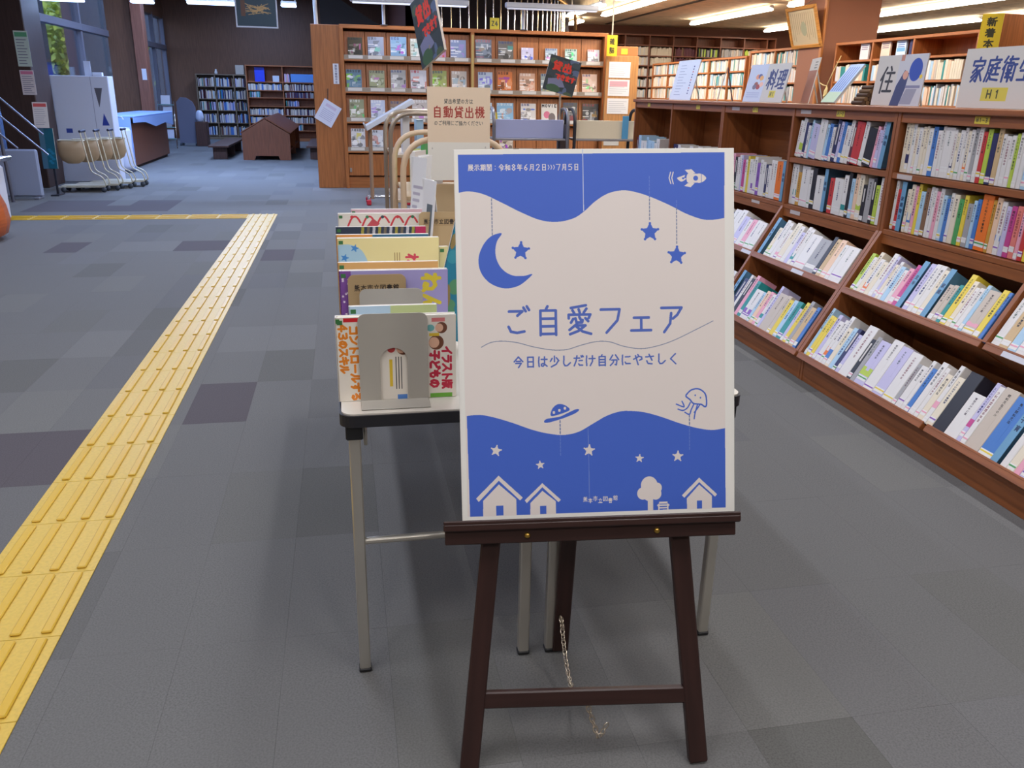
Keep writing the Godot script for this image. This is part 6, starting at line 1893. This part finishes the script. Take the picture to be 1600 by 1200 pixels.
	single("cabinet_box", "low white box beside the card on the white cabinet", "box", box(Vector3(0.13, 0.05, 0.08), 0.003), mat(rgb(205, 208, 218), 0.5), Vector3(-3.47, 1.516, -13.8))
	# basket trolleys
	for k in 4:
		basket_trolley(["first basket trolley, nearest the leaflet stand", "second basket trolley in the nested row", "third basket trolley in the nested row", "fourth basket trolley, next to the white bag"][k], Vector3(-3.46 + k * 0.115, 0, -12.35 - k * 0.24))
	# white bag on a stand
	var bg := thing("white_sack", "tall white plastic sack hanging on its stand beside the counter", "bag", Vector3(-3.62, 0, -15.25))
	part("sack", lathe([Vector2(0.0, 0.03), Vector2(0.15, 0.04), Vector2(0.18, 0.12), Vector2(0.165, 0.4), Vector2(0.172, 0.66), Vector2(0.16, 0.70), Vector2(0.0, 0.69)], 18), mat(rgb(206, 210, 226), 0.35), bg)
	part("rim", tube([Vector3(-0.16, 0.70, 0), Vector3(-0.08, 0.715, 0.14), Vector3(0.08, 0.715, 0.14), Vector3(0.16, 0.70, 0)], 0.012, 6), mat(rgb(196, 204, 226), 0.4), bg)
	part("stand_base", box(Vector3(0.3, 0.03, 0.3), 0.006), mat(rgb(40, 42, 60), 0.5), bg, Vector3(0, 0.015, 0))
	part("clip", tube([Vector3(-0.05, 0.69, 0.0), Vector3(-0.05, 0.86, 0.0), Vector3(0.06, 0.88, 0.0), Vector3(0.08, 0.84, 0.0)], 0.012, 6), mat(rgb(216, 216, 222), 0.4), bg)
	# leaflet rack, grey partition, wrapped parcel
	var lr := thing("leaflet_rack", "wire rack of clear leaflet pockets beyond the counter", "leaflet rack", Vector3(-4.0, 0, -21.3))
	for s in [-1, 1]:
		part("frame_tube", tube([Vector3(s * 0.17, 0.0, 0.0), Vector3(s * 0.17, 0.55, -0.05), Vector3(s * 0.17, 1.05, -0.15)], 0.012, 6), chrome, lr)
	for k in 4:
		var y := 0.22 + k * 0.25
		var pk := part("pocket", box(Vector3(0.34, 0.02, 0.12), 0.003), mat(rgb(120, 160, 160), 0.3), lr, Vector3(0, y, -0.02 - k * 0.03))
		part("leaflet", box(Vector3(0.20, 0.20, 0.01), 0.001), mat([rgb(200, 205, 222), rgb(150, 150, 160), rgb(196, 200, 215), rgb(214, 216, 226)][k], 0.4), pk, Vector3(0.03 - 0.03 * (k % 2), 0.11, 0.01), Basis(Vector3.RIGHT, -0.3))
	var gp := thing("grey_partition", "grey rounded partition screen beside the leaflet rack", "partition", Vector3(-3.74, 0, -22.5))
	part("panel", prism([Vector2(-0.22, 0.06), Vector2(-0.22, 1.02), Vector2(-0.12, 1.13), Vector2(0.02, 1.12), Vector2(0.15, 1.03), Vector2(0.21, 0.9), Vector2(0.21, 0.06)], 0.05), mat(rgb(120, 122, 142), 0.8), gp)
	for s in [-1, 1]:
		part("foot", box(Vector3(0.05, 0.06, 0.35), 0.008), mat(rgb(60, 66, 74), 0.5), gp, Vector3(s * 0.18, 0.03, 0))
	single("wrapped_parcel", "crumpled white wrapped parcel at the edge of the grey partition", "parcel", lathe([Vector2(0, 0), Vector2(0.08, 0.01), Vector2(0.10, 0.10), Vector2(0.085, 0.2), Vector2(0.05, 0.26), Vector2(0, 0.27)], 9), mat(rgb(206, 216, 240), 0.35), Vector3(-3.42, 0.57, -22.3))
	single("low_cupboard", "low dark cupboard under the white parcel", "cupboard", box(Vector3(0.26, 0.565, 0.4), 0.008), wood(rgb(86, 56, 48), false, 0.5), Vector3(-3.40, 0.2835, -22.4))
	# leaflet stand with red headed notice
	var ls := thing("notice_stand", "slim notice stand with a red headed sheet over teal posters", "notice stand", Vector3(-3.72, 0, -11.95))
	im = new_img(70, 120, rgb(216, 210, 206))
	im.fill_rect(Rect2i(4, 6, 62, 16), rgb(205, 90, 90))
	for k in 8:
		stroke(im, PackedVector2Array([Vector2(8, 34 + k * 10), Vector2(rng.randi_range(44, 62), 34 + k * 10)]), 1.2, rgb(150, 150, 165))
	part("notice", sheet(0.17, 0.31, 0.006, printed(tex(im)), mat(rgb(210, 206, 200))), null, ls, Vector3(-0.02, 0.995, 0.02), Basis(Vector3.RIGHT, -0.12))
	im = new_img(70, 210, rgb(20, 92, 110))
	im.fill_rect(Rect2i(0, 0, 26, 210), rgb(70, 110, 130))
	for k in 8:
		disc(im, Vector2(40 + (k % 3) * 8, 110 + k * 10), 9, 6, rgb(30, 120, 150))
	part("teal_poster", sheet(0.17, 0.50, 0.02, printed(tex(im), 0.3), mat(rgb(160, 156, 140))), null, ls, Vector3(0, 0.585, 0), Basis(Vector3.RIGHT, -0.05))
	part("post", box(Vector3(0.025, 0.36, 0.025), 0.003), mat(rgb(30, 30, 40), 0.5), ls, Vector3(0.03, 0.18, -0.01))
	part("foot", box(Vector3(0.10, 0.016, 0.26), 0.004), mat(rgb(30, 30, 40), 0.5), ls, Vector3(0.03, 0.008, 0))
	# pale low screen, rails, counter end with orange wood
	var pp := thing("low_screen", "pale blue grey low screen behind the counter end", "screen", Vector3(-3.99, 0, -11.55))
	part("panel", box(Vector3(0.52, 0.575, 0.06), 0.02), mat(rgb(150, 160, 184), 0.6), pp, Vector3(0, 0.315, 0))
	for s in [-1, 1]:
		part("foot", box(Vector3(0.06, 0.03, 0.2), 0.006), mat(rgb(120, 124, 136), 0.5), pp, Vector3(s * 0.2, 0.015, 0))
	var rl := thing("stair_rails", "thin steel rails slanting down beside the window pillar", "railing", Vector3(-4.1, 0, -11.2))
	for q in [[0.08, 1.30, 0.62, 0.80], [0.08, 1.06, 0.64, 0.57], [-0.30, 1.42, 0.36, 0.84], [-0.30, 1.20, 0.32, 0.64]]:
		part("rail", tube([Vector3(q[0], q[1], 0.0), Vector3(q[2], q[3], 0.12)], 0.011, 6), mat(rgb(170, 178, 200), 0.3, 0.8), rl)
	for x in [-0.2, 0.12]:
		part("baluster", tube([Vector3(x, 0.0, -0.02), Vector3(x - 0.03, 1.5, -0.02)], 0.02, 6), mat(rgb(110, 112, 126), 0.4, 0.6), rl)
	var ce := thing("counter_end", "rounded counter end with orange wood front and white steel-edged top", "counter", Vector3(-3.62, 0, -8.75))
	part("wood_front", lathe([Vector2(0.0, 0.0), Vector2(0.44, 0.0), Vector2(0.55, 0.06), Vector2(0.585, 0.17), Vector2(0.57, 0.30), Vector2(0.52, 0.44), Vector2(0.46, 0.52), Vector2(0.0, 0.53)], 28), wood(rgb(196, 98, 44), true, 0.35), ce, Vector3(0, 0, 0.42))
	part("white_body", box(Vector3(0.56, 0.62, 0.9), 0.06), mat(rgb(206, 208, 218), 0.5), ce, Vector3(-0.07, 0.31, -0.35))
	part("top_slab", box(Vector3(0.62, 0.04, 0.95), 0.012), mat(rgb(214, 216, 226), 0.4), ce, Vector3(-0.06, 0.645, -0.35))
	part("steel_edge", box(Vector3(0.03, 0.045, 0.96), 0.008), chrome, ce, Vector3(0.262, 0.645, -0.35))

func basket_trolley(label: String, at: Vector3) -> void:
	var t := thing("basket_trolley", label, "trolley", at, 0.0, "nested basket trolleys")
	var wire := mat(rgb(206, 200, 178), 0.35, 0.3)
	var cloth := mat(rgb(170, 144, 112), 0.85)
	for s in [-1, 1]:
		part("side_frame", tube(bend([Vector3(-0.30, 0.07, s * 0.105), Vector3(0.30, 0.07, s * 0.105), Vector3(0.27, 0.20, s * 0.105), Vector3(0.13, 0.27, s * 0.105), Vector3(0.06, 0.78, s * 0.105)], 0.05, 4), 0.0085, 6), wire, t)
		for x in [-0.24, 0.26]:
			var st := begin()
			add_lathe(st, [Vector2(0, -0.012), Vector2(0.032, -0.012), Vector2(0.036, 0), Vector2(0.032, 0.012), Vector2(0, 0.012)], Vector3.ZERO, 12)
			part("wheel", done(st, true), mat(rgb(60, 66, 74), 0.5), t, Vector3(x, 0.036, s * 0.105), Basis(Vector3.RIGHT, PI / 2))
	part("handle", tube([Vector3(0.06, 0.785, -0.115), Vector3(0.06, 0.785, 0.115)], 0.017, 8), mat(rgb(40, 44, 70), 0.5), t)
	part("basket", lathe([Vector2(0.0, 0.37), Vector2(0.07, 0.37), Vector2(0.135, 0.41), Vector2(0.168, 0.48), Vector2(0.172, 0.56), Vector2(0.165, 0.66), Vector2(0.155, 0.655), Vector2(0.16, 0.56), Vector2(0.0, 0.45)], 20), cloth, t, Vector3(-0.10, 0, 0), Basis.IDENTITY.scaled(Vector3(1, 1, 0.62)))
	part("basket_rim", tube([Vector3(-0.27, 0.665, -0.05), Vector3(-0.22, 0.665, 0.08), Vector3(0.02, 0.665, 0.08), Vector3(0.07, 0.665, 0.0), Vector3(0.02, 0.665, -0.09), Vector3(-0.22, 0.665, -0.09), Vector3(-0.27, 0.665, -0.05)], 0.009, 6), wire, t)
	part("lower_tray", box(Vector3(0.54, 0.012, 0.20), 0.002), wire, t, Vector3(0, 0.085, 0))
